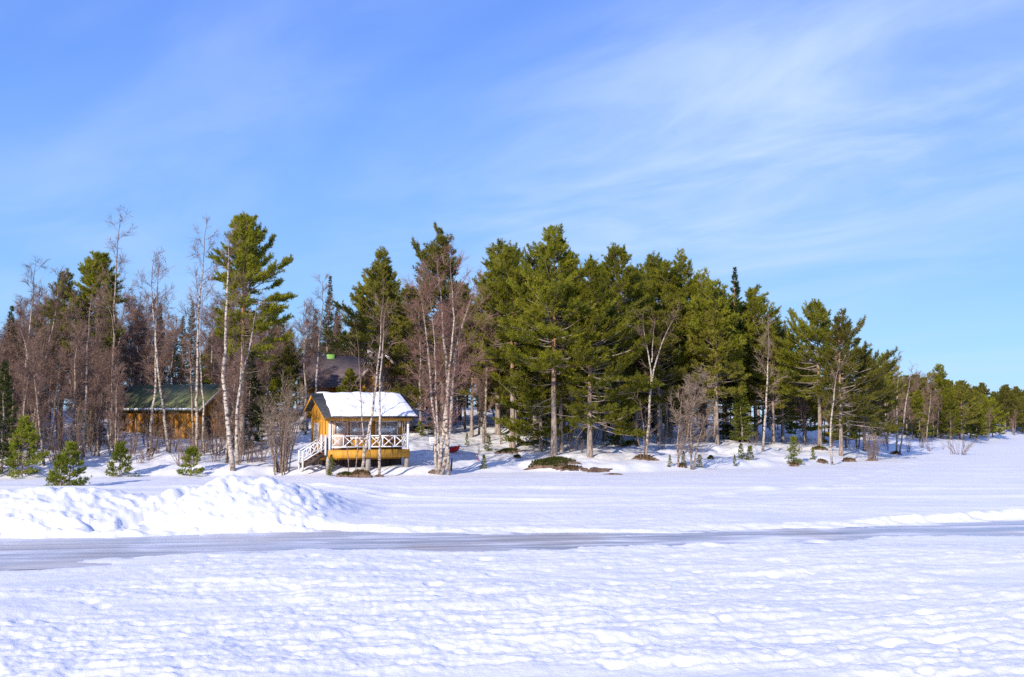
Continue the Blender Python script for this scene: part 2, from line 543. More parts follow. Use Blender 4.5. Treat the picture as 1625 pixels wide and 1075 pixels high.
def mat_birch(name, white, twig, knot=(0.05, 0.04, 0.035)):
    """white bark with dark scars on thick wood, purple brown on thin wood"""
    m, nd, lk, b = new_mat(name)
    tc = nd.new('ShaderNodeTexCoord'); mp = nd.new('ShaderNodeMapping')
    mp.inputs['Scale'].default_value = (4, 4, 6.5)
    lk.new(tc.outputs['Object'], mp.inputs[0])
    nz = nd.new('ShaderNodeTexNoise'); nz.inputs['Scale'].default_value = 1.0; nz.inputs['Detail'].default_value = 6
    nz.inputs['Roughness'].default_value = 0.65
    lk.new(mp.outputs[0], nz.inputs['Vector'])
    r = ramp(nd, [(0.40, knot), (0.50, tuple(0.8 * w for w in white)), (0.62, white)])
    lk.new(nz.outputs[0], r.inputs[0])
    sp = nd.new('ShaderNodeSeparateXYZ'); lk.new(tc.outputs['Object'], sp.inputs[0])
    zz = nd.new('ShaderNodeMapRange'); zz.inputs[1].default_value = 1.3; zz.inputs[2].default_value = 0.0; zz.inputs[4].default_value = .75
    lk.new(sp.outputs[2], zz.inputs[0])
    nb = nd.new('ShaderNodeTexNoise'); nb.inputs['Scale'].default_value = 7; nb.inputs['Detail'].default_value = 5
    lk.new(tc.outputs['Object'], nb.inputs['Vector'])
    mb = nd.new('ShaderNodeMath'); mb.operation = 'MULTIPLY_ADD'; mb.use_clamp = True; mb.inputs[1].default_value = 2.2; mb.inputs[2].default_value = -.35
    lk.new(nb.outputs[0], mb.inputs[0])
    mf = nd.new('ShaderNodeMath'); mf.operation = 'MULTIPLY'
    lk.new(zz.outputs[0], mf.inputs[0]); lk.new(mb.outputs[0], mf.inputs[1])
    foot = nd.new('ShaderNodeMix'); foot.data_type = 'RGBA'; foot.inputs[7].default_value = (0.10, 0.075, 0.06, 1)
    lk.new(mf.outputs[0], foot.inputs[0]); lk.new(r.outputs[0], foot.inputs[6])
    at = nd.new('ShaderNodeAttribute'); at.attribute_name = 'rad'
    mr = nd.new('ShaderNodeMapRange'); mr.inputs[1].default_value = 0.018; mr.inputs[2].default_value = 0.05
    lk.new(at.outputs['Fac'], mr.inputs[0])
    mx = nd.new('ShaderNodeMix'); mx.data_type = 'RGBA'
    mx.inputs[6].default_value = (*twig, 1)
    lk.new(mr.outputs[0], mx.inputs[0]); lk.new(foot.outputs[2], mx.inputs[7])
    lk.new(mx.outputs[2], b.inputs['Base Color'])
    b.inputs['Roughness'].default_value = 0.75
    b.inputs['Specular IOR Level'].default_value = 0.2
    return m


def mat_pinebark():
    """grey brown plates low on the stem, orange bark high up"""
    m, nd, lk, b = new_mat('pine_bark')
    tc = nd.new('ShaderNodeTexCoord'); mp = nd.new('ShaderNodeMapping')
    mp.inputs['Scale'].default_value = (9, 9, 2.5)
    lk.new(tc.outputs['Object'], mp.inputs[0])
    nz = nd.new('ShaderNodeTexNoise'); nz.inputs['Scale'].default_value = 1.0; nz.inputs['Detail'].default_value = 6
    lk.new(mp.outputs[0], nz.inputs['Vector'])
    r = ramp(nd, [(0.33, (0.10, 0.07, 0.055)), (0.62, (0.34, 0.27, 0.22))])
    r2 = ramp(nd, [(0.33, (0.16, 0.07, 0.03)), (0.62, (0.42, 0.20, 0.08))])
    lk.new(nz.outputs[0], r.inputs[0]); lk.new(nz.outputs[0], r2.inputs[0])
    sp = nd.new('ShaderNodeSeparateXYZ'); lk.new(tc.outputs['Object'], sp.inputs[0])
    mr = nd.new('ShaderNodeMapRange'); mr.inputs[1].default_value = 4.0; mr.inputs[2].default_value = 8.5
    lk.new(sp.outputs[2], mr.inputs[0])
    mx = nd.new('ShaderNodeMix'); mx.data_type = 'RGBA'
    lk.new(mr.outputs[0], mx.inputs[0]); lk.new(r.outputs[0], mx.inputs[6]); lk.new(r2.outputs[0], mx.inputs[7])
    lk.new(mx.outputs[2], b.inputs['Base Color'])
    b.inputs['Roughness'].default_value = 0.9
    bp = nd.new('ShaderNodeBump'); bp.inputs['Strength'].default_value = 0.6; bp.inputs['Distance'].default_value = 0.03
    lk.new(nz.outputs[0], bp.inputs['Height']); lk.new(bp.outputs[0], b.inputs['Normal'])
    return m


def mat_snow_ground():
    m, nd, lk, b = new_mat('snow_ground')
    tc = nd.new('ShaderNodeTexCoord')
    at = nd.new('ShaderNodeAttribute'); at.attribute_name = 'litter'
    nz = nd.new('ShaderNodeTexNoise'); nz.inputs['Scale'].default_value = 1.5; nz.inputs['Detail'].default_value = 7; nz.inputs['Roughness'].default_value = 0.7
    lk.new(tc.outputs['Object'], nz.inputs['Vector'])
    mr = nd.new('ShaderNodeMapRange'); mr.inputs[1].default_value = 0.48; mr.inputs[2].default_value = 0.68
    lk.new(nz.outputs[0], mr.inputs[0])
    mu = nd.new('ShaderNodeMath'); mu.operation = 'MULTIPLY'
    lk.new(mr.outputs[0], mu.inputs[0]); lk.new(at.outputs['Fac'], mu.inputs[1])
    n2 = nd.new('ShaderNodeTexNoise'); n2.inputs['Scale'].default_value = 0.35; n2.inputs['Detail'].default_value = 4
    lk.new(tc.outputs['Object'], n2.inputs['Vector'])
    sn = ramp(nd, [(0.3, (0.82, 0.81, 0.815)), (0.7, (0.88, 0.865, 0.85))])
    lk.new(n2.outputs[0], sn.inputs[0])
    mx = nd.new('ShaderNodeMix'); mx.data_type = 'RGBA'
    mx.inputs[7].default_value = (0.25, 0.19, 0.14, 1)
    lk.new(mu.outputs[0], mx.inputs[0]); lk.new(sn.outputs[0], mx.inputs[6])
    lk.new(mx.outputs[2], b.inputs['Base Color'])
    b.inputs['Roughness'].default_value = 0.55
    b.inputs['Specular IOR Level'].default_value = 0.25
    n3 = nd.new('ShaderNodeTexNoise'); n3.inputs['Scale'].default_value = 16; n3.inputs['Detail'].default_value = 6; n3.inputs['Roughness'].default_value = 0.65
    lk.new(tc.outputs['Object'], n3.inputs['Vector'])
    bp = nd.new('ShaderNodeBump'); bp.inputs['Strength'].default_value = 0.35; bp.inputs['Distance'].default_value = 0.05
    lk.new(n3.outputs[0], bp.inputs['Height']); lk.new(bp.outputs[0], b.inputs['Normal'])
    return m


def mat_ice():
    m, nd, lk, b = new_mat('road_ice')
    tc = nd.new('ShaderNodeTexCoord'); mp = nd.new('ShaderNodeMapping'); mp.vector_type = 'TEXTURE'
    mp.inputs['Rotation'].default_value = (0, 0, math.radians(9)); mp.inputs['Scale'].default_value = (5.5, 1.3, 1)
    lk.new(tc.outputs['Object'], mp.inputs[0])
    nz = nd.new('ShaderNodeTexNoise'); nz.inputs['Scale'].default_value = 1.4; nz.inputs['Detail'].default_value = 7; nz.inputs['Roughness'].default_value = 0.65
    lk.new(mp.outputs[0], nz.inputs['Vector'])
    c = ramp(nd, [(0.30, (0.30, 0.34, 0.41)), (0.43, (0.47, 0.49, 0.53)), (0.53, (0.60, 0.60, 0.61)), (0.61, (0.82, 0.82, 0.83))])
    lk.new(nz.outputs[0], c.inputs[0])
    # sandy dirt
    n2 = nd.new('ShaderNodeTexNoise'); n2.inputs['Scale'].default_value = 0.22; n2.inputs['Detail'].default_value = 5
    lk.new(tc.outputs['Object'], n2.inputs['Vector'])
    mr = nd.new('ShaderNodeMapRange'); mr.inputs[1].default_value = 0.47; mr.inputs[2].default_value = 0.62; mr.inputs[4].default_value = 0.7
    lk.new(n2.outputs[0], mr.inputs[0])
    mx = nd.new('ShaderNodeMix'); mx.data_type = 'RGBA'; mx.inputs[7].default_value = (0.50, 0.45, 0.40, 1)
    lk.new(mr.outputs[0], mx.inputs[0]); lk.new(c.outputs[0], mx.inputs[6])
    # long wheel and scraper lines along the road
    m3 = nd.new('ShaderNodeMapping'); m3.vector_type = 'TEXTURE'
    m3.inputs['Rotation'].default_value = (0, 0, math.radians(9.5)); m3.inputs['Scale'].default_value = (45, .5, 1)
    lk.new(tc.outputs['Object'], m3.inputs[0])
    n3 = nd.new('ShaderNodeTexNoise'); n3.inputs['Scale'].default_value = 1.0; n3.inputs['Detail'].default_value = 5; n3.inputs['Roughness'].default_value = .7
    lk.new(m3.outputs[0], n3.inputs['Vector'])
    r3 = ramp(nd, [(0.36, (0.62, 0.64, 0.68)), (0.5, (1, 1, 1)), (0.66, (1.25, 1.22, 1.18))])
    lk.new(n3.outputs[0], r3.inputs[0])
    mm = nd.new('ShaderNodeMix'); mm.data_type = 'RGBA'; mm.blend_type = 'MULTIPLY'; mm.inputs[0].default_value = .9
    lk.new(mx.outputs[2], mm.inputs[6]); lk.new(r3.outputs[0], mm.inputs[7])
    lk.new(mm.outputs[2], b.inputs['Base Color'])
    rr = nd.new('ShaderNodeMapRange'); rr.inputs[1].default_value = 0.4; rr.inputs[2].default_value = 0.7
    rr.inputs[3].default_value = 0.32; rr.inputs[4].default_value = 0.7
    lk.new(nz.outputs[0], rr.inputs[0]); lk.new(rr.outputs[0], b.inputs['Roughness'])
    bp = nd.new('ShaderNodeBump'); bp.inputs['Strength'].default_value = 0.3; bp.inputs['Distance'].default_value = 0.03
    lk.new(nz.outputs[0], bp.inputs['Height']); lk.new(bp.outputs[0], b.inputs['Normal'])
    return m


M = {}
M['snow_g'] = mat_snow_ground()
M['ice'] = mat_ice()
M['snow'] = mat_noise('roof_snow', (0.84, 0.86, 0.90), (0.91, 0.91, 0.92), (1, 1, 1), 0.6, 0.3, 9)
M['bark'] = mat_pinebark()
M['needle'] = mat_foliage('pine_needles', (0.13, 0.145, 0.009), (0.31, 0.295, 0.022))
M['needle_d'] = mat_foliage('pine_needles_dull', (0.12, 0.118, 0.013), (0.25, 0.222, 0.030))
M['needle_s'] = mat_foliage('spruce_needles', (0.040, 0.065, 0.014), (0.105, 0.130, 0.028))
M['needle_y'] = mat_foliage('young_needles', (0.13, 0.16, 0.012), (0.30, 0.315, 0.032))
M['birch'] = mat_birch('birch_bark', (0.50, 0.42, 0.345), (0.15, 0.092, 0.085))
M['birch_g'] = mat_birch('grey_bark', (0.33, 0.25, 0.195), (0.15, 0.098, 0.082))
M['twig'] = mat_noise('birch_twigs', (0.12, 0.074, 0.054), (0.25, 0.155, 0.115), (1, 1, 1), 0.8, rnd=0.15)
M['twig_r'] = mat_noise('reddish_twigs', (0.15, 0.078, 0.060), (0.28, 0.155, 0.12), (1, 1, 1), 0.8)
M['twig_t'] = mat_noise('tan_twigs', (0.15, 0.105, 0.07), (0.28, 0.205, 0.15), (1, 1, 1), 0.8, rnd=0.1)
M['deadwood'] = mat_noise('dead_branch', (0.16, 0.12, 0.10), (0.30, 0.24, 0.20), (3, 3, 3), 0.9)
M['soil'] = mat_noise('bare_soil', (0.07, 0.045, 0.03), (0.20, 0.13, 0.085), (5, 5, 5), 0.95, 0.5, 16)
M['heath'] = mat_foliage('heath_green', (0.045, 0.055, 0.012), (0.12, 0.135, 0.025), 2.5, 0.12)
M['heath_b'] = mat_foliage('heath_brown', (0.09, 0.055, 0.025), (0.21, 0.14, 0.06), 2.5, 0.12)
M['yellow'] = mat_noise('ochre_boards', (0.44, 0.205, 0.022), (0.60, 0.305, 0.035), (9, 9, 0.6), 0.65, 0.25, 18)
M['orange'] = mat_noise('tarred_orange_planks', (0.20, 0.075, 0.008), (0.58, 0.25, 0.02), (5, 5, 0.35), 0.7, 0.3, 15, lo=0.36, hi=0.58)
M['white'] = mat_noise('white_paint', (0.72, 0.71, 0.70), (0.82, 0.82, 0.81), (3, 3, 3), 0.5)
M['frame'] = mat_noise('pale_frame', (0.62, 0.50, 0.43), (0.74, 0.64, 0.57), (5, 5, 5), 0.6)
M['door'] = mat_noise('pale_door', (0.50, 0.34, 0.26), (0.62, 0.46, 0.37), (5, 5, 1), 0.6)
M['shingle'] = mat_noise('dark_shingle', (0.025, 0.027, 0.032), (0.06, 0.062, 0.07), (8, 8, 8), 0.85, 0.4, 25)
M['brownroof'] = mat_noise('brown_roof', (0.095, 0.066, 0.06), (0.165, 0.12, 0.11), (2, 6, 2), 0.75, 0.3, 12)
M['greenroof'] = mat_noise('green_roof', (0.10, 0.12, 0.045), (0.20, 0.205, 0.08), (1.2, 1.2, 1.2), 0.6, 0.2, 10)
M['greentin'] = mat_noise('green_tin', (0.16, 0.33, 0.07), (0.22, 0.42, 0.10), (3, 3, 3), 0.5)
M['grey'] = mat_noise('grey_wood', (0.22, 0.19, 0.165), (0.38, 0.34, 0.30), (4, 4, 1), 0.85, 0.3, 20)
M['darkwood'] = mat_noise('dark_wood', (0.035, 0.024, 0.02), (0.09, 0.06, 0.048), (4, 4, 1), 0.85, 0.3, 20)
M['brownwood'] = mat_noise('brown_wood', (0.12, 0.055, 0.03), (0.22, 0.11, 0.06), (5, 5, 1), 0.6)
M['curtain'] = mat_noise('white_curtain', (0.50, 0.52, 0.56), (0.72, 0.74, 0.77), (14, 14, 0.8), 0.8)
M['red'] = mat_noise('red_plastic', (0.50, 0.012, 0.015), (0.62, 0.025, 0.025), (3, 3, 3), 0.4)
M['board'] = mat_noise('sign_board', (0.60, 0.60, 0.62), (0.74, 0.74, 0.75), (3, 3, 3), 0.5)
M['ink'] = mat_noise('sign_ink', (0.16, 0.17, 0.24), (0.22, 0.23, 0.30), (3, 3, 3), 0.6)
M['stone'] = mat_noise('grey_stone', (0.20, 0.18, 0.17), (0.38, 0.36, 0.34), (4, 4, 4), 0.9, 0.4, 14)


def mat_glass():
    m, nd, lk, b = new_mat('window_glass')
    tr = nd.new('ShaderNodeBsdfTransparent'); tr.inputs[0].default_value = (.93, .96, .98, 1)
    gl = nd.new('ShaderNodeBsdfGlossy'); gl.inputs['Roughness'].default_value = .04
    mx = nd.new('ShaderNodeMixShader'); mx.inputs[0].default_value = .22
    lk.new(tr.outputs[0], mx.inputs[1]); lk.new(gl.outputs[0], mx.inputs[2]); lk.new(mx.outputs[0], nd['Material Output'].inputs[0])
    return m


M['glass'] = mat_glass()

# ------------------------------------------------------------------ ground and road
def build_ground():
    half = math.radians(33)
    az = np.concatenate([np.linspace(-math.pi, -half, 60, endpoint=False), np.linspace(-half, half, 620), np.linspace(half, math.pi, 61)[1:-1]])
    rr = np.concatenate([np.geomspace(0.6, 10, 26, endpoint=False), np.geomspace(10, 62, 400, endpoint=False),
                         np.geomspace(62, 130, 130, endpoint=False), np.geomspace(130, 420, 40, endpoint=False), np.geomspace(420, 9000, 16)])
    A, R = np.meshgrid(az, rr)
    X = (np.sin(A) * R).ravel(); Y = (np.cos(A) * R).ravel()
    Z = ground_z(X, Y)
    na, nr = len(az), len(rr)
    i = np.arange(nr - 1)[:, None] * na; j = np.arange(na)[None]; k = (j + 1) % na
    Q = np.stack([i + j, i + na + j, i + na + k, i + k], -1).reshape(-1, 4)
    Q = Q[:, ::-1]
    # close the middle
    V = np.stack([X, Y, Z], 1)
    V = np.vstack([V, [[0, 0, float(Z[:na].mean())]]])
    T = np.stack([np.full(na, len(V) - 1), np.arange(na), (np.arange(na) + 1) % na], 1)[:, ::-1]
    d = shore_d(V[:, 0], V[:, 1])
    lit = sm(1.5, 9.0, d) * np.where(V[:, 0] < -16, 1.0, 0.75)
    me = mesh_np('snow_ground', V, T, Q, [M['snow_g']], True, {'litter': lit})
    o = link('ground', me)
    tag(o, 'snow covered frozen lake and rising wooded shore', None, None, 'structure')
    # check orientation
    return o


def build_road():
    xs = np.concatenate([np.linspace(-420, -60, 40, endpoint=False), np.linspace(-60, 70, 300), np.linspace(70, 420, 40)[1:]])
    yn = interp_ext(xs, ROAD_NEAR) - 1.3; yf = interp_ext(xs, ROAD_FAR) + 0.9
    n = 14
    t = np.linspace(0, 1, n)[:, None]
    X = np.broadcast_to(xs, (n, len(xs))); Y = yn * (1 - t) + yf * t
    Z = np.full_like(Y, -0.085) + 0.010 * fbm(X * 0.4, Y * 1.0, 131, 2)
    m = len(xs)
    i = np.arange(n - 1)[:, None] * m; j = np.arange(m - 1)[None]
    Q = np.stack([i + j, i + j + 1, i + m + j + 1, i + m + j], -1).reshape(-1, 4)
    o = link('ice_road', mesh_np('ice_road', np.stack([X, Y, Z], -1).reshape(-1, 3), None, Q, [M['ice']], True))
    tag(o, 'ploughed grey blue ice road across the snow', None, None, 'structure')


build_ground()
build_road()

# ------------------------------------------------------------------ cabin with porch
def sub(parent, name, m, fn, smooth=False):
    b = MB(); fn(b)
    return b.part(name, m, parent, smooth)


def window(parent, x0, x1, z0, z1, yw, mullions=1, name='window'):
    """window on a wall whose outer face is the plane y = yw (outside is -y)"""
    w = sub(parent, name, M['frame'], lambda b: (b.box(x0 - .09, x1 + .09, yw - .05, yw - .002, z1, z1 + .1), b.box(x0 - .09, x1 + .09, yw - .07, yw - .002, z0 - .1, z0),
                                                 b.box(x0 - .09, x0, yw - .05, yw - .002, z0, z1), b.box(x1, x1 + .09, yw - .05, yw - .002, z0, z1)))
    for k in range(mullions):
        xm = x0 + (x1 - x0) * (k + 1) / (mullions + 1)
        sub(w, 'mullion', M['frame'], lambda b: b.box(xm - .025, xm + .025, yw - .045, yw - .004, z0, z1))
    sub(w, 'curtain', M['curtain'], lambda b: b.box(x0, x1, yw - .012, yw - .004, z0, z1))
    sub(w, 'pane', M['glass'], lambda b: b.box(x0, x1, yw - .032, yw - .026, z0, z1))
    return w


def railing(parent, a, b_, zt, zb, npan, name='railing', slope=0.0):
    """white rail from a to b (xy), top at zt, bottom at zb, X panels between balusters; slope = drop along the run"""
    a = np.array(a, float); b_ = np.array(b_, float)
    P = lambda t, z: (a[0] + (b_[0] - a[0]) * t, a[1] + (b_[1] - a[1]) * t, z - slope * t)
    r = sub(parent, name, M['white'], lambda m: m.bar(P(0, zt), P(1, zt), .09, .06))
    sub(r, 'bottom_rail', M['white'], lambda m: m.bar(P(0, zb), P(1, zb), .06, .07))
    for k in range(npan):
        t0, t1 = k / npan, (k + 1) / npan
        if k:
            sub(r, 'baluster', M['white'], lambda m: m.bar(P(t0, zb), P(t0, zt), .06, .06, (0.3, 1, 0)))
        sub(r, 'cross_brace', M['white'], lambda m: m.bar(P(t0, zb), P(t1, zt), .035, .055))
        sub(r, 'cross_brace', M['white'], lambda m: m.bar(P(t0, zt), P(t1, zb), .03, .05))
    return r


def snow_slab(name, parent, x0f, x1f, y0, z0, y1, z1, th, seed, nx=60, ny=22):
    """lumpy snow lying on a slope from (y0,z0) up to (y1,z1); x limits are functions of t"""
    V = []
    for lay in (0, 1):
        for j in range(ny):
            t = j / (ny - 1)
            for i in range(nx):
                s = i / (nx - 1)
                xa, xb = x0f(t), x1f(t)
                x = xa + (xb - xa) * s
                e = min(1.0, min(s, 1 - s) * 12, (t + 0.02) * 14, (1 - t) * 30 + .3)
                h = 0.006 if lay == 0 else 0.01 + th * math.sqrt(max(e, 0)) * (1 + 1.1 * float(vn(np.array([x * 1.3]), np.array([t * 5.0]), seed)[0]) + .4 * float(vn(np.array([x * 4.3]), np.array([t * 13.0]), seed + 1)[0]))
                V.append((x, y0 + (y1 - y0) * t, z0 + (z1 - z0) * t + h))
    n = nx * ny
    Q = []
    for j in range(ny - 1):
        for i in range(nx - 1):
            a = j * nx + i
            Q.append((n + a, n + a + 1, n + a + nx + 1, n + a + nx)); Q.append((a + nx, a + nx + 1, a + 1, a))
    for i in range(nx - 1):
        Q.append((i, i + 1, n + i + 1, n + i)); a = (ny - 1) * nx + i; Q.append((a + 1, a, n + a, n + a + 1))
    for j in range(ny - 1):
        a = j * nx; Q.append((a + nx, a, n + a, n + a + nx)); a = j * nx + nx - 1; Q.append((a, a + nx, n + a + nx, n + a))
    return link(name, mesh_np(name, V, None, Q, [M['snow']], True), parent)


def build_cabin():
    Wd, PD, D = 5.34, 1.25, 4.1
    ang = math.radians(26)     # turned so that its left gable shows
    c = at_depth(586, 737, 70.5)
    zb = 0.62
    # local origin = middle of the porch front
    root = thing('cabin', 'small ochre yellow cabin with snowy roof and white railed porch on the shore', 'cabin', (c[0], c[1], zb), ang)
    X0, X1 = -Wd / 2, Wd / 2
    FZ, EZ = 1.0, 3.12
    yr0, yr1 = -0.5, 4.6
    ym = 2.55
    RZ = EZ + 1.53
    roofz = lambda y: RZ - (ym - y) * 1.53 / (ym - yr0) if y < ym else RZ - (y - ym) * 1.1 / (yr1 - ym)
    sub(root, 'deck', M['brownwood'], lambda b: b.box(X0 - .04, X1 + .04, 0.03, PD, FZ - .09, FZ))
    sub(root, 'fascia', M['yellow'], lambda b: (b.box(X0 - .06, X1 + .06, -.04, .025, FZ - .5, FZ + .01), b.box(X1 + .045, X1 + .09, .028, PD, FZ - .5, FZ - .1),
                                              b.box(X0 - .09, X0 - .045, .95, PD, FZ - .5, FZ - .1)))
    t = .12

    def wall(b):
        b.box(X0, X1, PD, PD + t, .35, EZ + .25)                       # front of the room
        b.box(X0, X1, D - t, D, .35, EZ + .2)
        b.box(X0, X0 + t, PD + t + .001, D - t - .001, .35, EZ + .2)
        b.box(X1 - t, X1, PD + t + .001, D - t - .001, .35, EZ + .2)
        for xx in (X0, X1 - t):                                     # gables over room and porch
            zf = EZ - .17
            P = [(0.0, zf), (D, zf), (D, roofz(D) - .06), (ym, RZ - .06), (0.0, roofz(0) - .06)]
            V = [(x, y, z) for x in (xx - .004, xx + t + .004) for y, z in P]
            b.add(V, [(0, 2, 1), (0, 3, 2), (0, 4, 3), (5, 6, 7), (5, 7, 8), (5, 8, 9)], [(i, (i + 1) % 5, 5 + (i + 1) % 5, 5 + i) for i in range(5)])
    sub(root, 'wall', M['yellow'], wall)
    # cover strips between wall boards
    def strips(b):
        y = PD + .12
        while y < D - .05:
            b.box(X0 - .022, X0 - .002, y, y + .035, .36, roofz(y) - .12); y += .2
        x = X0 + .1
        while x < X1:
            b.box(x, x + .035, PD - .02, PD - .002, .36, EZ - .1); x += .2
    s = sub(root, 'cover_strips', M['yellow'], strips); s['kind'] = 'stuff'
    sub(root, 'skirting', M['darkwood'], lambda b: (b.box(X0 + .02, X1 - .02, PD + .02, PD + .1, -.5, .345), b.box(X0 + .02, X0 + .1, PD + .11, D - .1, -.5, .345),
                                                   b.box(X1 - .1, X1 - .02, PD + .11, D - .1, -.5, .345)))
    sub(root, 'eave_beam', M['yellow'], lambda b: b.box(X0 - .2, X1 + .2, -.06, .07, EZ - .26, EZ + .05))
    sub(root, 'porch_ceiling', M['yellow'], lambda b: b.box(X0 + .13, X1 - .13, .08, PD - .01, EZ - .1, EZ - .07))
    for x in (X0 + .06, 0.0, X1 - .06):
        sub(root, 'porch_post', M['white'], lambda b: b.box(x - .07, x + .07, -.055, .085, FZ + .012, EZ - .262))
        sub(root, 'support_post', M['grey'], lambda b: b.box(x - .14, x + .14, .1, .38, -.5, FZ - .1))
    railing(root, (X0 + .13, .015), (-.07, .015), FZ + .90, FZ + .2, 3)
    railing(root, (.07, .015), (X1 - .13, .015), FZ + .90, FZ + .2, 3)
    railing(root, (X1 - .06, .09), (X1 - .06, PD - .02), FZ + .90, FZ + .2, 2)
    # roof
    x0, x1 = X0 - .48, X1 + .46

    def slope(b, ya, yb):
        za, zc = roofz(ya), roofz(yb)
        V = [(x, y, z + dz) for dz in (-.1, 0) for (y, z) in ((ya, za), (yb, zc)) for x in (x0, x1)]
        b.add(V, None, [(0, 2, 3, 1), (4, 5, 7, 6), (0, 1, 5, 4), (2, 6, 7, 3), (0, 4, 6, 2), (1, 3, 7, 5)])
    rf = sub(root, 'roof', M['shingle'], lambda b: (slope(b, yr0, ym - .001), slope(b, yr1, ym + .001)))
    sub(rf, 'barge_board', M['yellow'], lambda b: (b.bar((x0 + .04, yr0 + .05, roofz(yr0 + .05) - .19), (x0 + .04, ym, RZ - .19), .04, .15),
                                                  b.bar((x0 + .04, ym, RZ - .19), (x0 + .04, yr1 - .05, roofz(yr1 - .05) - .19), .04, .15)))
    sub(rf, 'gutter', M['darkwood'], lambda b: b.bar((x0 + .02, yr0 - .05, EZ - .06), (x1 - .02, yr0 - .05, EZ - .06), .1, .09))
    nv = lambda t, k: 0.10 * float(vn(np.array([t * 6.0]), np.array([k]), 7)[0])
    snow_slab('snow_cover', rf, lambda t: x0 + .5 + .32 * t + nv(t, 1.5) * 1.5, lambda t: x1 - .02 - .12 * t + nv(t, 9.5) * .3, yr0 + .02, EZ + .01, ym - .03, RZ - .01, .13, 3)
    snow_slab('snow_cover', rf, lambda t: x0 + .3 + nv(t, 4.5), lambda t: x1 - .1 + nv(t, 2.5), yr1 - .05, roofz(yr1 - .05) + .01, ym + .05, RZ - .02, .13, 8, 30, 10)
    # door and windows of the porch front
    dx0 = X0 + .68
    dr = sub(root, 'door', M['door'], lambda b: (b.box(dx0, dx0 + .85, PD - .045, PD - .024, FZ + .02, FZ + 1.0), b.box(dx0, dx0 + .14, PD - .045, PD - .024, FZ + 1.0, FZ + 1.85),
                                                 b.box(dx0 + .71, dx0 + .85, PD - .045, PD - .024, FZ + 1.0, FZ + 1.85), b.box(dx0 + .14, dx0 + .71, PD - .045, PD - .024, FZ + 1.72, FZ + 1.85)))
    sub(dr, 'pane', M['glass'], lambda b: b.box(dx0 + .14, dx0 + .71, PD - .036, PD - .030, FZ + 1.0, FZ + 1.72))
    sub(dr, 'curtain', M['curtain'], lambda b: b.box(dx0 + .14, dx0 + .71, PD - .026, PD - .0205, FZ + 1.0, FZ + 1.72))
    sub(dr, 'door_frame', M['frame'], lambda b: (b.box(dx0 - .1, dx0 - .002, PD - .05, PD - .021, FZ, FZ + 1.95), b.box(dx0 + .852, dx0 + .95, PD - .05, PD - .021, FZ, FZ + 1.95),
                                                 b.box(dx0 - .002, dx0 + .852, PD - .05, PD - .021, FZ + 1.852, FZ + 1.95)))
    sub(dr, 'handle', M['darkwood'], lambda b: b.bar((dx0 + .75, PD - .07, FZ + .92), (dx0 + .75, PD - .07, FZ + 1.04), .025, .03, (0, 1, 0)))
    window(root, X0 + 1.85, X0 + 3.05, FZ + .78, FZ + 1.78, PD - .02, 1)
    window(root, X0 + 3.55, X0 + 4.95, FZ + .78, FZ + 1.78, PD - .02, 1)
    # window on the left gable: build facing -y then turn
    w = window(root, -.42, .42, FZ + .62, FZ + 1.62, 0, 1)
    w.rotation_euler = (0, 0, -math.pi / 2)
    w.location = (X0 - .02, 2.75, 0)
    lp = sub(root, 'wall_lantern', M['white'], lambda b: (b.tube([(X1 - .22, PD - .09, FZ + 1.42), (X1 - .22, PD - .09, FZ + 1.46), (X1 - .22, PD - .09, FZ + 1.62), (X1 - .22, PD - .09, FZ + 1.76), (X1 - .22, PD - .09, FZ + 1.82)], [.02, .07, .095, .07, .015], 10),
                                                        b.box(X1 - .25, X1 - .19, PD - .08, PD - .004, FZ + 1.56, FZ + 1.66)))
    # stairs down to the left
    run, drop = 1.5, 0.8
    st = sub(root, 'stairs', M['darkwood'], lambda b: (b.bar((X0 - .09, .06, FZ - .16), (X0 - .09 - run, .06, FZ - .16 - drop), .05, .24), b.bar((X0 - .09, .9, FZ - .16), (X0 - .09 - run, .9, FZ - .16 - drop), .05, .24)))
    for k in range(5):
        xx = X0 - .2 - k * run / 5; zz = FZ - .12 - k * drop / 5
        sub(st, 'tread', M['brownwood'], lambda b: b.box(xx - .3, xx, .03, .93, zz - .04, zz))
    for yy in (.03, .93):
        sub(st, 'newel_post', M['white'], lambda b: b.box(X0 - .26, X0 - .15, yy - .05, yy + .05, FZ - .3, FZ + .98))
        sub(st, 'newel_post', M['white'], lambda b: b.box(X0 - .2 - run, X0 - .1 - run, yy - .05, yy + .05, FZ - drop - .4, FZ + .82 - drop))
        P0 = np.array([X0 - .24, yy]); P1 = np.array([X0 - .12 - run, yy])
        S = run - .12
        P = lambda t, z: (P0[0] + (P1[0] - P0[0]) * t, yy, z - drop * t)
        sub(st, 'hand_rail', M['white'], lambda b: b.bar(P(0, FZ + .80), P(1, FZ + .80), .06, .05))
        sub(st, 'bottom_rail', M['white'], lambda b: b.bar(P(0, FZ + .16), P(1, FZ + .16), .05, .05))
        for k in range(3):
            t0, t1 = k / 3, (k + 1) / 3
            if k: sub(st, 'baluster', M['white'], lambda b: b.bar(P(t0, FZ + .16), P(t0, FZ + .80), .04, .04, (0, 1, 0)))
            sub(st, 'cross_brace', M['white'], lambda b: b.bar(P(t0, FZ + .16), P(t1, FZ + .80), .03, .035))
            sub(st, 'cross_brace', M['white'], lambda b: b.bar(P(t0, FZ + .80), P(t1, FZ + .16), .027, .032))
    # bench on the porch
    bx = X0 + 4.0
    pos = mathutils.Matrix.Rotation(ang, 3, 'Z') @ mathutils.Vector((bx, .8, FZ))
    be = thing('porch_bench', 'brown wooden bench standing on the cabin porch', 'bench', (c[0] + pos[0], c[1] + pos[1], zb + FZ), ang)
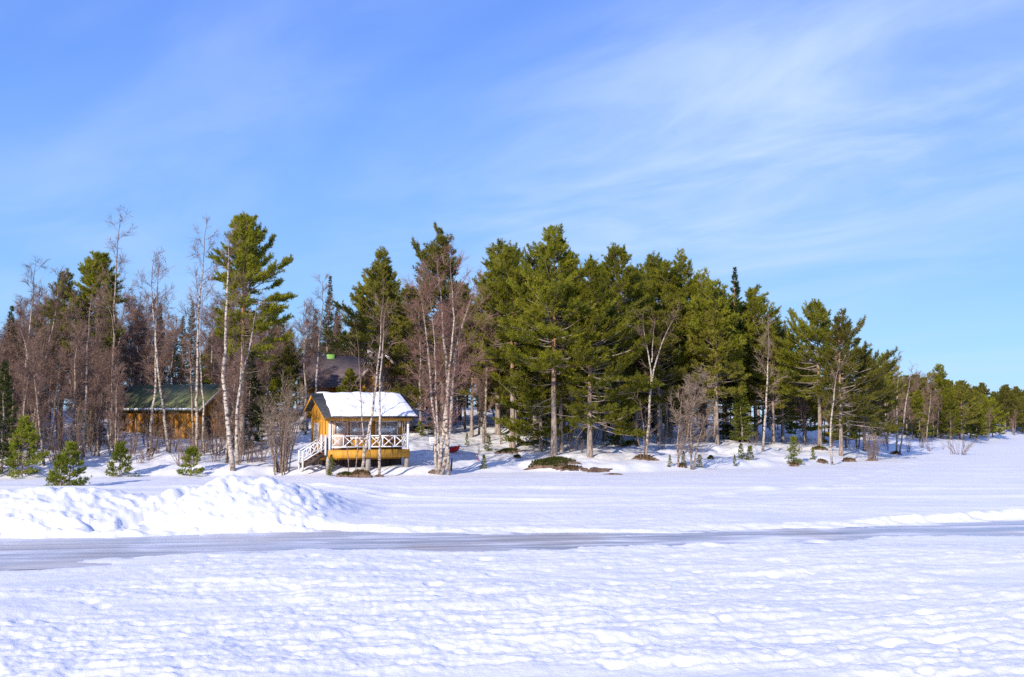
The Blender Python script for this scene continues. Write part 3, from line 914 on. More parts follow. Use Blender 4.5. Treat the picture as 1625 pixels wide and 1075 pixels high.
    sub(be, 'seat', M['brownwood'], lambda b: b.box(0, 1.0, -.2, .2, .42, .47))
    sub(be, 'backrest', M['brownwood'], lambda b: (b.box(0, 1.0, .16, .2, .58, .70), b.box(0, 1.0, .16, .2, .75, .87)))
    for x in (.05, .9):
        sub(be, 'leg', M['brownwood'], lambda b: b.box(x, x + .06, -.18, -.12, 0, .418))
        sub(be, 'leg', M['brownwood'], lambda b: b.box(x, x + .06, .2, .26, 0, .87))


build_cabin()


def gable_house(name, label, loc, rz, L, D, wall_h, rise, wallm, roofm, over=.45, plank=None, base=-1.2):
    """box house, ridge along local x, front at y=0; returns root and a roof height function"""
    root = thing(name, label, 'shed' if 'shed' in name else 'house', loc, rz)
    ym = D / 2
    k = rise / (D / 2 + over)
    rz_ = lambda y: wall_h + rise - abs(y - ym) * k

    def wall(b):
        b.box(0, L, 0, .15, base, wall_h); b.box(0, L, D - .15, D, base, wall_h)
        b.box(0, .15, .151, D - .151, base, wall_h); b.box(L - .15, L, .151, D - .151, base, wall_h)
        for xx in (0, L - .15):
            P = [(0, wall_h - .02), (D, wall_h - .02), (D, rz_(D) - .08), (ym, wall_h + rise - .08), (0, rz_(0) - .08)]
            V = [(x, y, z) for x in (xx + .004, xx + .146) for y, z in P]
            b.add(V, [(0, 2, 1), (0, 3, 2), (0, 4, 3), (5, 6, 7), (5, 7, 8), (5, 8, 9)], [(i, (i + 1) % 5, 5 + (i + 1) % 5, 5 + i) for i in range(5)])
    sub(root, 'wall', wallm, wall)
    if plank:
        rg = random.Random(4)

        def planks(b):
            x = 0.0
            while x < L - .02:
                w = min(rg.uniform(.14, .22), L - x)
                b.box(x + .006, x + w - .006, -.03 - rg.uniform(0, .02), -.004, base, wall_h - .06)
                x += w
            y = .02
            while y < D - .02:
                w = min(rg.uniform(.14, .22), D - y)
                for xx in (L + .004,):
                    b.box(xx, xx + .03 + rg.uniform(0, .02), y + .006, y + w - .006, base, rz_(y + w / 2) - .2)
                y += w
        o = sub(root, 'planks', plank, planks); o['kind'] = 'stuff'
    x0, x1 = -over, L + over

    def slope(b, ya, yb):
        za, zc = rz_(ya), rz_(yb)
        V = [(x, y, z + dz) for dz in (-.12, 0) for (y, z) in ((ya, za), (yb, zc)) for x in (x0, x1)]
        b.add(V, None, [(0, 2, 3, 1), (4, 5, 7, 6), (0, 1, 5, 4), (2, 6, 7, 3), (0, 4, 6, 2), (1, 3, 7, 5)])
    rf = sub(root, 'roof', roofm, lambda b: (slope(b, -over, ym - .001), slope(b, D + over, ym + .001)))
    for xx in (x0 - .03, x1 + .03):
        sub(rf, 'barge_board', M['grey'], lambda b: (b.bar((xx, -over, rz_(-over) - .08), (xx, ym, rz_(ym) - .08), .05, .2), b.bar((xx, ym, rz_(ym) - .08), (xx, D + over, rz_(D + over) - .08), .05, .2)))
    return root, rf, rz_


def build_shed():
    # near right corner of the front, front runs to the left and away
    c = at_depth(313, 698, 85.0)
    th = math.radians(-22)
    L = 8.2
    ux, uy = math.cos(th), math.sin(th)
    loc = (c[0] - ux * L, c[1] - uy * L, 1.85)
    root, rf, rz_ = gable_house('plank_shed', 'orange plank shed with green roof behind the leaning birches', loc, th, L, 5.6, 2.42, 2.05, M['orange'], M['greenroof'], .5, M['orange'])
    sub(rf, 'snow_edge', M['snow'], lambda b: b.bar((-.4, -.46, rz_(-.5) + .06), (L + .4, -.46, rz_(-.5) + .06), .14, .12))
    # seams of the sheet roof
    for k in range(13):
        x = -.3 + k * (L + .6) / 12
        sub(rf, 'roof_seam', M['greenroof'], lambda b: b.bar((x, -.48, rz_(-.48) + .015), (x, 2.78, rz_(2.78) + .015), .05, .03))
    sub(root, 'door', M['darkwood'], lambda b: b.box(L + .06, L + .09, .5, 1.5, 0, 1.95))


def build_house():
    Y = 101.0
    c = at_depth(487, 660, Y)
    th = math.radians(12)
    z0 = 3.75
    L, D = 4.9, 7.0
    root, rf, rz_ = gable_house('log_house', 'yellow house with brown roof and front gable behind the small cabin', (c[0], c[1], z0), th, 8.6, D, 2.75, 3.0, M['yellow'], M['brownroof'], .7)
    # front wing with its own gable
    wx0, wx1, wy = 4.6, 8.9, -2.6
    wm = (wx0 + wx1) / 2
    hw = 2.55
    k = 1.02
    top = 5.75
    wz = lambda x: top - abs(x - wm) * k
    sub(root, 'wing_wall', M['yellow'], lambda b: (b.box(wx0, wx1, wy, wy + .15, -1.2, 2.9), b.box(wx0, wx0 + .15, wy + .151, -.002, -1.2, 2.9), b.box(wx1 - .15, wx1, wy + .151, -.002, -1.2, 2.9),
                                                 b.add([(wx0, wy + .003, 2.9), (wx1, wy + .003, 2.9), (wx1, wy + .003, wz(wx1) - .1), (wm, wy + .003, top - .1), (wx0, wy + .003, wz(wx0) - .1),
                                                        (wx0, wy + .15, 2.9), (wx1, wy + .15, 2.9), (wx1, wy + .15, wz(wx1) - .1), (wm, wy + .15, top - .1), (wx0, wy + .15, wz(wx0) - .1)],
                                                       [(0, 1, 2), (0, 2, 3), (0, 3, 4), (5, 7, 6), (5, 8, 7), (5, 9, 8)], [(i, 5 + i, 5 + (i + 1) % 5, (i + 1) % 5) for i in range(5)])))

    def ws(b, xa, xb):
        za, zb_ = wz(xa), wz(xb)
        V = [(x, y, z + dz) for dz in (-.12, 0) for (x, z) in ((xa, za), (xb, zb_)) for y in (wy - .6, 3.2)]
        b.add(V, None, [(0, 2, 3, 1), (4, 5, 7, 6), (0, 1, 5, 4), (2, 6, 7, 3), (0, 4, 6, 2), (1, 3, 7, 5)])
    wr = sub(root, 'wing_roof', M['brownroof'], lambda b: (ws(b, wm - hw - .5, wm - .001), ws(b, wm + hw + .5, wm + .001)))
    for sx in (-1, 1):
        sub(wr, 'barge_board', M['frame'], lambda b: b.bar((wm + sx * (hw + .5), wy - .63, wz(wm + hw + .5) - .06), (wm, wy - .63, top - .06), .05, .26))
    window(root, wm - .75, wm + .25, 3.25, 4.05, wy, 1)
    window(root, 1.0, 2.2, .9, 2.0, 0, 1)
    sub(root, 'porch_post', M['frame'], lambda b: b.box(4.0, 4.16, -.55, -.39, -.5, 2.6))
    sub(root, 'porch_rail', M['frame'], lambda b: b.bar((-.4, -.5, 1.9), (4.5, -.5, 1.9), .08, .3))
    ch = sub(rf, 'chimney', M['greentin'], lambda b: b.box(1.9, 2.6, 3.1, 3.85, 4.5, 5.88))
    c2 = sub(rf, 'chimney', M['stone'], lambda b: b.box(5.6, 6.4, 1.2, 2.0, 4.0, 6.3))


build_shed()
build_house()

# ------------------------------------------------------------------ tree builders (return dict part name -> mesh)
def unit(v):
    return v / (np.linalg.norm(v) + 1e-9)


def gen_pine(seed, H, cb=0.35, R=2.2, dens=1.0, asym=0.25, az0=None, needle='needle', dead=6, lean=0.0, r0=None, top_round=0.5, low_gain=1.0, blade=(0.25, 0.052), tuft_n=7, prof=None):
    rng = np.random.default_rng(seed)
    tr = MB(); lb = MB(); lf = MB()
    n = 9
    s = np.linspace(0, 1, n)
    sway = np.cumsum(rng.normal(0, 0.012 * H / n, (n, 2)), 0)
    P = np.stack([sway[:, 0] + lean * H * s, sway[:, 1], s * H], 1); P -= P[0]
    r0 = r0 or 0.0115 * H + 0.03
    Rr = r0 * (1 - s) ** 0.8 + 0.012
    Rr[0] *= 1.25
    P0 = P.copy(); P0[0, 2] = -0.35
    tr.tube(P0, Rr, 9)
    tp = lambda z: np.array([np.interp(z, P[:, 2], P[:, i]) for i in range(3)])
    if az0 is None: az0 = rng.uniform(0, 6.28)
    TP, TD, PA, PB = [], [], [], []
    z = cb * H; wm = 1.0
    ph = rng.uniform(0, 6.28)
    while z < H * 0.985:
        t = (z - cb * H) / (H * (1 - cb))
        f = prof(t) if prof else (0.78 + 0.36 * math.sin(math.pi * min(t * 1.1 + .12, 1))) * (1 - t) ** top_round * 1.15 * wm
        wm = rng.uniform(.72, 1.2)
        k = rng.integers(4, 7)
        ph += rng.uniform(0.3, 1.2)
        for q in range(k):
            az = ph + q * 6.283 / k + rng.normal(0, .25)
            L = R * f * rng.uniform(0.6, 1.2) * (1 + asym * math.cos(az - az0) * (low_gain if t < .5 else 1)) + 0.12
            if rng.random() < 0.10: L *= 0.4
            el = math.radians(-14 + 54 * t ** 1.1 + rng.normal(0, 10))
            zz = z + rng.normal(0, .08)
            b0 = tp(min(zz, H * .99))
            m = 6
            pts = [b0]
            d_el = el
            for i in range(m - 1):
                st = L / (m - 1)
                pts.append(pts[-1] + st * np.array([math.cos(az) * math.cos(d_el), math.sin(az) * math.cos(d_el), math.sin(d_el)]))
                d_el += math.radians(7 + rng.normal(0, 4)); az += rng.normal(0, .09)
            pts = np.array(pts)
            lr = 0.010 + 0.013 * L
            lb.tube(pts, np.linspace(lr, 0.006, m), 4)
            s0 = 0.42 if t < .5 else 0.2
            nb = int((L * (1 - s0) * 7.6 + 2) * dens)
            for _ in range(nb):
                ss = s0 + (1 - s0) * rng.random() ** 0.8
                fi = ss * (m - 1); i0 = min(int(fi), m - 2)
                bp = pts[i0] + (pts[i0 + 1] - pts[i0]) * (fi - i0)
                d = unit(pts[i0 + 1] - pts[i0])
                side = np.cross(d, [0, 0, 1]); side = unit(side) * (1 if rng.random() < .5 else -1)
                bd = unit(d * rng.uniform(.4, 1.0) + side * rng.uniform(.3, 1.0) + np.array([0, 0, rng.uniform(-.05, .55)]))
                bl = min(0.15 + (0.38 * (1 - ss) + .2) * L * rng.uniform(.5, 1.1), 0.95)
                nt = max(2, int(bl / 0.115))
                for j in range(nt):
                    TP.append(bp + bd * bl * (j + 1) / nt + rng.normal(0, .025, 3)); TD.append(unit(bd + np.array([0, 0, .45])))
                if bl > 0.35:
                    PA.append(bp); PB.append(bp + bd * bl)
            TP.append(pts[-1]); TD.append(unit(pts[-1] - pts[-2]))
        z += rng.uniform(0.26, 0.50) * (0.75 + 0.02 * H) * (1 - 0.35 * t)
    lb.slivers(np.array(PA), np.array(PB), .016, .008, rng)
    lf.blades(np.array(TP), np.array(TD), tuft_n, blade[0], blade[1], 0.55, rng)
    # bare dead branches under the crown
    for _ in range(dead):
        zz = rng.uniform(max(0.12, cb - .22), cb + .08) * H
        az = rng.uniform(0, 6.28); L = R * rng.uniform(.4, .95); el = math.radians(rng.uniform(-20, 12))
        pts = [tp(zz)]
        for i in range(5):
            pts.append(pts[-1] + L / 5 * np.array([math.cos(az) * math.cos(el), math.sin(az) * math.cos(el), math.sin(el)]))
            el += rng.normal(0, .25); az += rng.normal(0, .3)
            if i > 1:
                for _k in range(2):
                    e = pts[-1] + rng.normal(0, .28, 3)
                    lb.prisms([pts[-1]], [e], .009, .003)
        lb.tube(pts, np.linspace(.026, .007, 6), 4)
    return {'trunk': tr.mesh('pine_trunk', [M['bark']], True), 'branches': lb.mesh('pine_branches', [M['deadwood']]), 'crown': lf.mesh('pine_crown', [M[needle]])}


def gen_spruce(seed, H, R, needle='needle_s', dens=1.0, blade=(0.17, 0.05), droop=18, cb=0.06):
    rng = np.random.default_rng(seed)
    tr = MB(); lb = MB(); lf = MB()
    s = np.linspace(0, 1, 7)
    P = np.stack([s * 0, s * 0, s * H], 1); P[1:, :2] += rng.normal(0, .006 * H, (6, 2)); P[0, 2] = -.25
    tr.tube(P, (0.011 * H + .012) * (1 - s) ** .9 + .006, 7)
    TP, TD = [], []
    z = cb * H
    step0 = 0.10 + 0.018 * H
    while z < H:
        t = z / H
        k = rng.integers(4, 7)
        for q in range(k):
            az = rng.uniform(0, 6.283)
            L = R * (1 - t) ** 0.85 * rng.uniform(.65, 1.1) + .05
            el = math.radians(-droop + 55 * t ** 1.5 + rng.normal(0, 7))
            b0 = np.array([np.interp(z, P[:, 2], P[:, 0]), np.interp(z, P[:, 2], P[:, 1]), z])
            m = 5; pts = [b0]
            for i in range(m - 1):
                pts.append(pts[-1] + L / (m - 1) * np.array([math.cos(az) * math.cos(el), math.sin(az) * math.cos(el), math.sin(el)]))
                el += math.radians(6)
            pts = np.array(pts)
            lb.tube(pts, np.linspace(.005 + .007 * L, .003, m), 3)
            nt = max(3, int(L / 0.055 * dens))
            for j in range(nt):
                ss = 0.12 + .88 * (j + rng.random()) / nt
                fi = min(ss, .999) * (m - 1); i0 = int(fi)
                bp = pts[i0] + (pts[i0 + 1] - pts[i0]) * (fi - i0)
                d = unit(pts[i0 + 1] - pts[i0]); side = unit(np.cross(d, [0, 0, 1])) * rng.choice([-1, 1])
                w = min(.42 * L * (1 - ss) + .05, .5) * rng.uniform(.2, 1)
                TP.append(bp + side * w * .6 + d * w * .3 + rng.normal(0, .02, 3) - np.array([0, 0, .10 * w])); TD.append(unit(d * .8 + side * .7))
        z += step0 * rng.uniform(.7, 1.2) * (1 - .4 * t)
    TP.append(np.array([P[-1, 0], P[-1, 1], H])); TD.append(np.array([0, 0, 1.0]))
    lf.blades(np.array(TP), np.array(TD), 6, blade[0], blade[1], 0.5, rng)
    return {'trunk': tr.mesh('spruce_trunk', [M['bark']], True), 'branches': lb.mesh('spruce_branches', [M['deadwood']]), 'crown': lf.mesh('spruce_crown', [M[needle]])}


def gen_birch(seed, stems, bark='birch', twig='twig', dens=1.0, spread=1.0, start=0.30, tw=0.017):
    """stems: list of (points Nx3 local, base radius). Bare winter birch: stems, limbs, fine twigs."""
    rng = np.random.default_rng(seed)
    tr = MB(); lf = MB()
    A1, B1, R1 = [], [], []
    A2, B2 = [], []
    for pts, r0 in stems:
        pts = np.asarray(pts, float)
        # resample with a little wander
        seg = np.concatenate([[0], np.cumsum(np.linalg.norm(np.diff(pts, axis=0), axis=1))])
        Ls = seg[-1]
        n = max(8, int(Ls / 0.6))
        u = np.linspace(0, Ls, n)
        # smooth interpolation
        Q = np.stack([np.interp(u, seg, pts[:, i]) for i in range(3)], 1)
        for _ in range(2):
            Q[1:-1] = 0.25 * Q[:-2] + 0.5 * Q[1:-1] + 0.25 * Q[2:]
        Q[1:] += np.cumsum(rng.normal(0, .034, (n - 1, 3)) * [1, 1, .2], 0)
        s = np.linspace(0, 1, n)
        Rr = r0 * (1 - s) ** 0.85 + 0.007
        Q0 = Q.copy()
        tr.tube(Q0, Rr, 8)
        hs = Ls
        z = start * Ls * rng.uniform(.85, 1.1)
        while z < Ls * 0.99:
            t = z / Ls
            fi = t * (n - 1); i0 = min(int(fi), n - 2)
            b0 = Q[i0] + (Q[i0 + 1] - Q[i0]) * (fi - i0)
            d = unit(Q[i0 + 1] - Q[i0])
            az = rng.uniform(0, 6.283)
            perp = unit(np.cross(d, [math.cos(az), math.sin(az), 0.1]))
            ang = math.radians(rng.uniform(28, 62))
            L = (0.20 * hs * (1 - t) ** 0.55 * (0.45 + 0.55 * sm(start, start + .25, t)) + .3) * rng.uniform(.55, 1.2) * spread
            dirv = unit(d * math.cos(ang) + perp * math.sin(ang))
            m = 5; p = [b0]
            for i in range(m - 1):
                p.append(p[-1] + dirv * L / (m - 1))
                dirv = unit(dirv + np.array([0, 0, .13]) + rng.normal(0, .10, 3))
            p = np.array(p)
            lr = min(0.0075 * L + .006, Rr[i0] * .6)
            tr.tube(p, np.linspace(lr, .004, m), 4)
            nb = int((L / 0.085 + 2) * dens)
            for _ in range(nb):
                ss = rng.uniform(.18, 1.0); fj = ss * (m - 1); j0 = min(int(fj), m - 2)
                q0 = p[j0] + (p[j0 + 1] - p[j0]) * (fj - j0)
                dd = unit(p[j0 + 1] - p[j0])
                bd = unit(dd + rng.normal(0, .55, 3) + np.array([0, 0, .12]))
                bl = rng.uniform(.3, .8) * (.6 + .24 * L)
                q1 = q0 + bd * bl
                A1.append(q0); B1.append(q1); R1.append(.0065)
                nt = int((bl / .042) * dens)
                if nt:
                    f = rng.uniform(.15, 1, nt)[:, None]
                    a = q0 + (q1 - q0) * f
                    e = bd + rng.normal(0, .6, (nt, 3)); e /= np.linalg.norm(e, axis=1)[:, None]
                    A2.append(a); B2.append(a + e * rng.uniform(.16, .48, nt)[:, None] + [0, 0, -.02])
            z += rng.uniform(.14, .36) * (.8 + .03 * hs) / max(dens, .5)
    if A1:
        lf.slivers(np.array(A1), np.array(B1), .018, .010, rng)
        lf.slivers(np.concatenate(A2), np.concatenate(B2), tw, tw * .45, rng)
    out = {'trunk': tr.mesh('birch_trunk', [M[bark]], True, True)}
    if A1: out['crown'] = lf.mesh('birch_twigs', [M[twig]])
    return out


def rand_birch(seed, H, nst=1, **kw):
    rng = np.random.default_rng(seed + 900)
    st = []
    for k in range(nst):
        az = rng.uniform(0, 6.283); lean = rng.uniform(.02, .14) if nst == 1 else rng.uniform(.08, .2)
        h = H * (1 if k == 0 else rng.uniform(.7, .97))
        s = np.linspace(0, 1, 6)
        P = np.stack([math.cos(az) * lean * h * s ** .8 + rng.normal(0, .1, 6) * s, math.sin(az) * lean * h * s ** .8 + rng.normal(0, .1, 6) * s, s * h - .2], 1)
        P[0, :2] = [.1 * math.cos(az) * (nst > 1), .1 * math.sin(az) * (nst > 1)]
        st.append((P, 0.0098 * h + .014))
    return gen_birch(seed, st, **kw)


def gen_shrub(seed, H, n, spreadr, bark='birch_g', twig='twig_t', dens=1.0):
    rng = np.random.default_rng(seed)
    tr = MB(); lf = MB(); A, B, A2, B2 = [], [], [], []
    for k in range(n):
        az = rng.uniform(0, 6.283); b = rng.uniform(0, .32) * spreadr
        h = H * rng.uniform(.55, 1.05); lean = rng.uniform(.1, .75) * spreadr
        s = np.linspace(0, 1, 6)
        P = np.stack([math.cos(az) * (b + lean * s ** 1.3) + rng.normal(0, .05, 6) * s, math.sin(az) * (b + lean * s ** 1.3) + rng.normal(0, .05, 6) * s, s * h - .1 * (1 - s)], 1)
        tr.tube(P, np.linspace(.012 + .006 * H, .006, 6), 5)
        for _ in range(int(9 * dens * H / 2)):
            ss = rng.uniform(.25, 1); fj = ss * 5; j0 = min(int(fj), 4)
            q0 = P[j0] + (P[j0 + 1] - P[j0]) * (fj - j0)
            bd = unit(unit(P[j0 + 1] - P[j0]) + rng.normal(0, .5, 3)); bl = rng.uniform(.25, .8) * (.3 + .18 * H)
            q1 = q0 + bd * bl
            A.append(q0); B.append(q1)
            nt = int(bl / .11 * dens)
            f = rng.uniform(.2, 1, nt)[:, None]; a = q0 + (q1 - q0) * f
            e = bd + rng.normal(0, .55, (nt, 3)); e /= np.linalg.norm(e, axis=1)[:, None] + 1e-9
            A2.append(a); B2.append(a + e * rng.uniform(.12, .4, nt)[:, None])
    lf.prisms(np.array(A), np.array(B), .008, .004)
    lf.slivers(np.concatenate(A2), np.concatenate(B2), .013, .006, rng)
    return {'stems': tr.mesh('shrub_stems', [M[bark]], True, True), 'twigs': lf.mesh('shrub_twigs', [M[twig]])}


def plant(name, parts, label, cat, loc, rz=0.0, sc=1.0, group=None):
    root = thing(name, label, cat, loc, rz, group, sc)
    for k, me in parts.items():
        link(k, me, root)
    return root


def base_at(px, py, Y=None):
    if Y is None:
        h = ground_hit(px, py)
        if h is None:
            Y = 100.0
        else:
            return h
    p = at_depth(px, py, Y)
    return p[0], p[1]


def tree_h(px_top_y, x, y, z):
    """height so that the top reaches the given pixel row"""
    r = ray(W_PX / 2, px_top_y)
    return CAM_H + r[2] * (y / r[1]) - z


# ------------------------------------------------------------------ the big pines
placed = []
BIG_PINES = [
    # px, base y, top y, crown base frac, crown radius m, kwargs, label
    (879, 724, 366, .38, 2.9, dict(asym=.15, dens=1.1, dead=14), 'tallest green pine with thick bare trunk above the mossy bank'),
    (936, 726, 420, .16, 2.7, dict(asym=.5, az0=0.0, dens=1.1, dead=6, low_gain=1.2), 'bushy pine with low boughs beside the brown bare earth'),
    (813, 712, 392, .44, 2.6, dict(asym=.2), 'green pine with slim grey trunk standing above small heath patches'),
    (982, 706, 392, .34, 2.3, 2, 'tall pine with slim crown rising behind the bushy low-boughed pine'),
    (1088, 690, 407, .38, 2.7, dict(asym=.3, lean=-.02), 'pine with slightly leaning trunk behind the twiggy brown thicket'),
    (1042, 688, 407, .32, 2.5, 2, 'dense pine behind the forked white birch'),
    (1116, 694, 436, .28, 2.5, 4, 'dark pine between the leaning pine and the slender spruce'),
    (1200, 700, 460, .3, 2.9, dict(asym=.3, az0=0.0), 'broad pine behind the single slim birch on the right bank'),
    (1301, 710, 485, .38, 2.9, dict(asym=.3, az0=3.1), 'broad pine with orange upper trunk standing over a flat heath cushion'),
    (1335, 724, 506, .24, 2.7, dict(asym=.5, az0=0.0, needle='needle_d', dens=.9), 'ragged pine with grey trunk and long boughs over the lake'),
    (850, 702, 398, .36, 2.3, 4, 'pine with crown merged behind the tallest pine'),
    (790, 690, 390, .26, 2.5, 7, 'pine with feathery top beside the reddish birch clump'),
    (383, 722, 346, .43, 2.45, dict(asym=.2, az0=-.1, dens=1.5, dead=10, low_gain=1.7, prof=lambda t: (.72 + .32 * math.sin(math.pi * t)) * (1 - t ** 3) ** .6), 'great round-topped pine behind the tall white birch'),
    (606, 692, 403, .38, 2.6, dict(asym=.3, az0=3.0, needle='needle_d'), 'narrow pine rising behind the snowy cabin roof'),
    (702, 690, 379, .40, 2.8, 9, 'pine half hidden behind the reddish birch clump'),
    (150, 690, 404, .55, 2.4, 12, 'pine with round green top among the bare birches'),
    (96, 688, 436, .35, 2.2, 13, 'dull brownish pine among the bare birches'),
    (1010, 694, 425, .34, 2.4, 2, 'pine filling the gap left of the forked white birch'),
    (1150, 690, 470, .2, 2.5, 8, 'shaded pine beside the slender spruce'),
    (1242, 702, 520, .18, 2.5, 9, 'low drooping pine on the right bank behind a small spruce'),
    (1062, 690, 420, .26, 2.5, 7, 'pine crowding the leaning pine from its left'),
    (960, 700, 430, .26, 2.5, 1, 'green pine squeezed between the bushy pine and the slim-crowned pine'),
    (905, 700, 408, .3, 2.5, 0, 'pine directly behind the tallest pine'),
    (1372, 716, 560, .2, 2.2, 9, 'small pine at the outer end of the pine wood'),
]
PM = {}
for i, (px, py, ty, cb, R, kw, lab) in enumerate(BIG_PINES):
    x, y = base_at(px, py)
    z = gz(x, y)
    H = tree_h(ty, x, y, z)
    sc = 1.0
    rot = 0.0
    if isinstance(kw, dict):
        PM[i] = (gen_pine(100 + i, H, cb, R, **kw), H)
        ms = PM[i][0]
    else:
        ms, H0 = PM[kw]
        sc = H / H0; rot = 1.3 + i
    placed.append((x, y))
    plant('pine_tree', ms, lab, 'pine tree', (x, y, z), rot, sc, 'large pines along the shore')

# ------------------------------------------------------------------ named birches traced as stems standing at their base's distance
def birch_px(seed, label, stems, bark='birch', twig='twig', dens=1.0, spread=1.0, start=.32, Y=None, tw=.015, group='birches along the shore', name='birch_tree'):
    bx, by = stems[0][0][0]
    x, y = base_at(bx, by, Y)
    z = gz(x, y)
    rng = np.random.default_rng(seed + 77)
    out = []
    for pts, r in stems:
        L = []
        off = rng.normal(0, .25)
        for k, (a, b) in enumerate(pts):
            f = k / max(1, len(pts) - 1)
            p = at_depth(a, b, y + off * min(1, f * 2) + rng.normal(0, .35) * f)
            L.append(p - np.array([x, y, z]))
        if abs(L[0][2]) < 1.2: L[0][2] = min(L[0][2], 0.0) - .15
        out.append((np.array(L), r))
    return plant(name, gen_birch(seed, out, bark, twig, dens * .8, spread, start, tw), label, 'birch tree', (x, y, z), 0, 1.0, group)


birch_px(1, 'tall white birch with bright bare trunk left of the cabin', [([(370, 748), (364, 690), (358, 623), (359, 560), (361, 497), (364, 420), (367, 365)], .17)], dens=.75, start=.35)
birch_px(2, 'forked white birch right beside the tall white birch', [([(377, 738), (377, 690), (379, 640), (383, 612), (395, 575), (410, 497), (414, 470)], .12), ([(380, 630), (381, 590), (383, 530), (380, 500)], .06)], dens=.6)
birch_px(3, 'reddish many-stemmed birch clump beside the cabin', [
    ([(693, 753), (700, 715), (707, 634), (705, 560), (703, 500), (700, 430), (697, 402)], .15), ([(699, 753), (710, 715), (713, 634), (718, 555), (731, 505), (745, 470), (752, 440)], .15),
    ([(711, 738), (712, 680), (714, 600), (722, 520), (722, 440), (718, 400)], .11), ([(693, 748), (692, 700), (687, 614), (683, 536), (672, 470), (664, 425)], .10), ([(697, 750), (697, 690), (696, 600), (690, 500), (684, 420)], .08)],
    twig='twig_r', dens=.8, spread=1.15, start=.2, tw=.013)
birch_px(4, 'slim birch clump standing right before the cabin porch', [
    ([(573, 757), (580, 715), (586, 683), (592, 640), (597, 596), (602, 540), (604, 490), (606, 455)], .10), ([(601, 738), (602, 690), (602, 629), (606, 562), (612, 500), (616, 470)], .09),
    ([(578, 756), (576, 700), (572, 629), (569, 580), (566, 547), (564, 520)], .05), ([(563, 760), (564, 720), (566, 690), (565, 668)], .035), ([(555, 761), (552, 720), (548, 683), (540, 672)], .035)], dens=.55, spread=.8, start=.4)
birch_px(5, 'white birch forking into two arms before the dense pines', [
    ([(1024, 730), (1030, 670), (1036, 598), (1033, 570), (1025, 520), (1027, 490)], .11), ([(1035, 605), (1042, 570), (1055, 535), (1064, 515), (1072, 498)], .06), ([(1034, 575), (1037, 535), (1040, 505)], .045)], dens=.6, start=.5)
birch_px(6, 'thin reddish stems sprouting beside the forked white birch', [([(1021, 730), (1022, 690), (1018, 650), (1012, 632)], .035), ([(1027, 730), (1028, 690), (1030, 655)], .035), ([(1018, 731), (1012, 690), (1010, 660)], .03)], bark='birch_g', twig='twig_t', dens=.5, group=None)
birch_px(7, 'single slim white birch on the right bank before the broad pine', [([(1210, 717), (1214, 680), (1217, 640), (1219, 602), (1223, 560), (1226, 500)], .10), ([(1219, 600), (1212, 580), (1203, 565)], .035)], dens=.7, twig='twig_t')
birch_px(8, 'crooked slim birch before the ragged pine on the right', [([(1321, 738), (1319, 700), (1318, 664), (1325, 635), (1322, 615), (1330, 589), (1331, 560)], .085)], dens=.6, twig='twig_t')
birch_px(9, 'pair of slim white birches near the point of the shore', [([(1423, 720), (1424, 680), (1424, 632), (1427, 590), (1428, 565)], .085), ([(1427, 720), (1432, 690), (1436, 643), (1440, 610), (1444, 580)], .085)], dens=.8)
birch_px(10, 'twiggy brown birch thicket below the leaning pine', [([(1097, 746), (1099, 715), (1094, 690), (1103, 640), (1108, 595)], .07), ([(1076, 731), (1077, 690), (1082, 645), (1084, 610)], .065), ([(1099, 745), (1106, 700), (1116, 670), (1128, 640)], .06),
                                                    ([(1090, 700), (1098, 660), (1112, 620), (1122, 600)], .05)], bark='birch_g', twig='twig_t', dens=.85, spread=1.5, start=.12)
birch_px(11, 'tallest bare birch among the trees left of the shed', [([(180, 706), (182, 620), (183, 540), (184, 470), (187, 400), (191, 338)], .13), ([(183, 540), (175, 500), (166, 470)], .05)], dens=.8, bark='birch_g')
birch_px(12, 'curved double birch bowing outward before the orange shed', [([(243, 718), (236, 690), (246, 620), (247, 564), (247, 480), (247, 410)], .10), ([(271, 736), (263, 690), (255, 623), (249, 518), (243, 450), (247, 400)], .11)], bark='birch', dens=.75)
birch_px(13, 'tall bare birch at the right end of the orange shed', [([(312, 722), (309, 650), (307, 560), (308, 500), (312, 430), (319, 350)], .11)], dens=.8)
birch_px(14, 'slim pale birch next to the shed gable', [([(323, 722), (325, 650), (321, 580), (321, 531), (323, 470)], .075)], dens=.6)
birch_px(15, 'white birch with bare lower trunk behind the double young pine', [([(133, 726), (134, 680), (136, 620), (137, 560), (140, 505), (143, 450)], .10)], dens=.8)
birch_px(16, 'leaning white birch rising from behind the bushy young pine', [([(32, 716), (36, 650), (42, 564), (46, 500), (50, 455), (50, 412)], .10), ([(44, 575), (36, 530), (30, 500)], .05)], dens=.9, twig='twig')
birch_px(17, 'forked birch with two pale stems left of the thin birch', [([(56, 712), (54, 660), (47, 610), (50, 560), (60, 520), (62, 480)], .09), ([(55, 665), (62, 620), (70, 580), (82, 530), (92, 472), (94, 430)], .085)], dens=.9)
birch_px(18, 'pale birch curving right from the brushwood', [([(70, 706), (76, 640), (80, 590), (86, 550), (97, 525)], .07)], dens=.7)
birch_px(19, 'thin straight birch behind brushwood left of the shed', [([(117, 700), (118, 620), (116, 540), (116, 470)], .07), ([(157, 700), (156, 620), (153, 540), (152, 470)], .07)], dens=.9)
birch_px(20, 'pale-trunked birch at the far right end of the shed roof', [([(668, 668), (667, 600), (667, 540), (668, 489), (667, 440)], .10)], dens=.9, Y=90)['label'] = 'straight white birch uphill from the reddish birch clump'
birch_px(21, 'two straight birches between the reddish clump and the pines', [([(760, 690), (761, 610), (760, 540), (760, 480), (761, 430)], .10), ([(770, 690), (771, 640), (770, 580), (771, 520)], .09)], dens=.8)
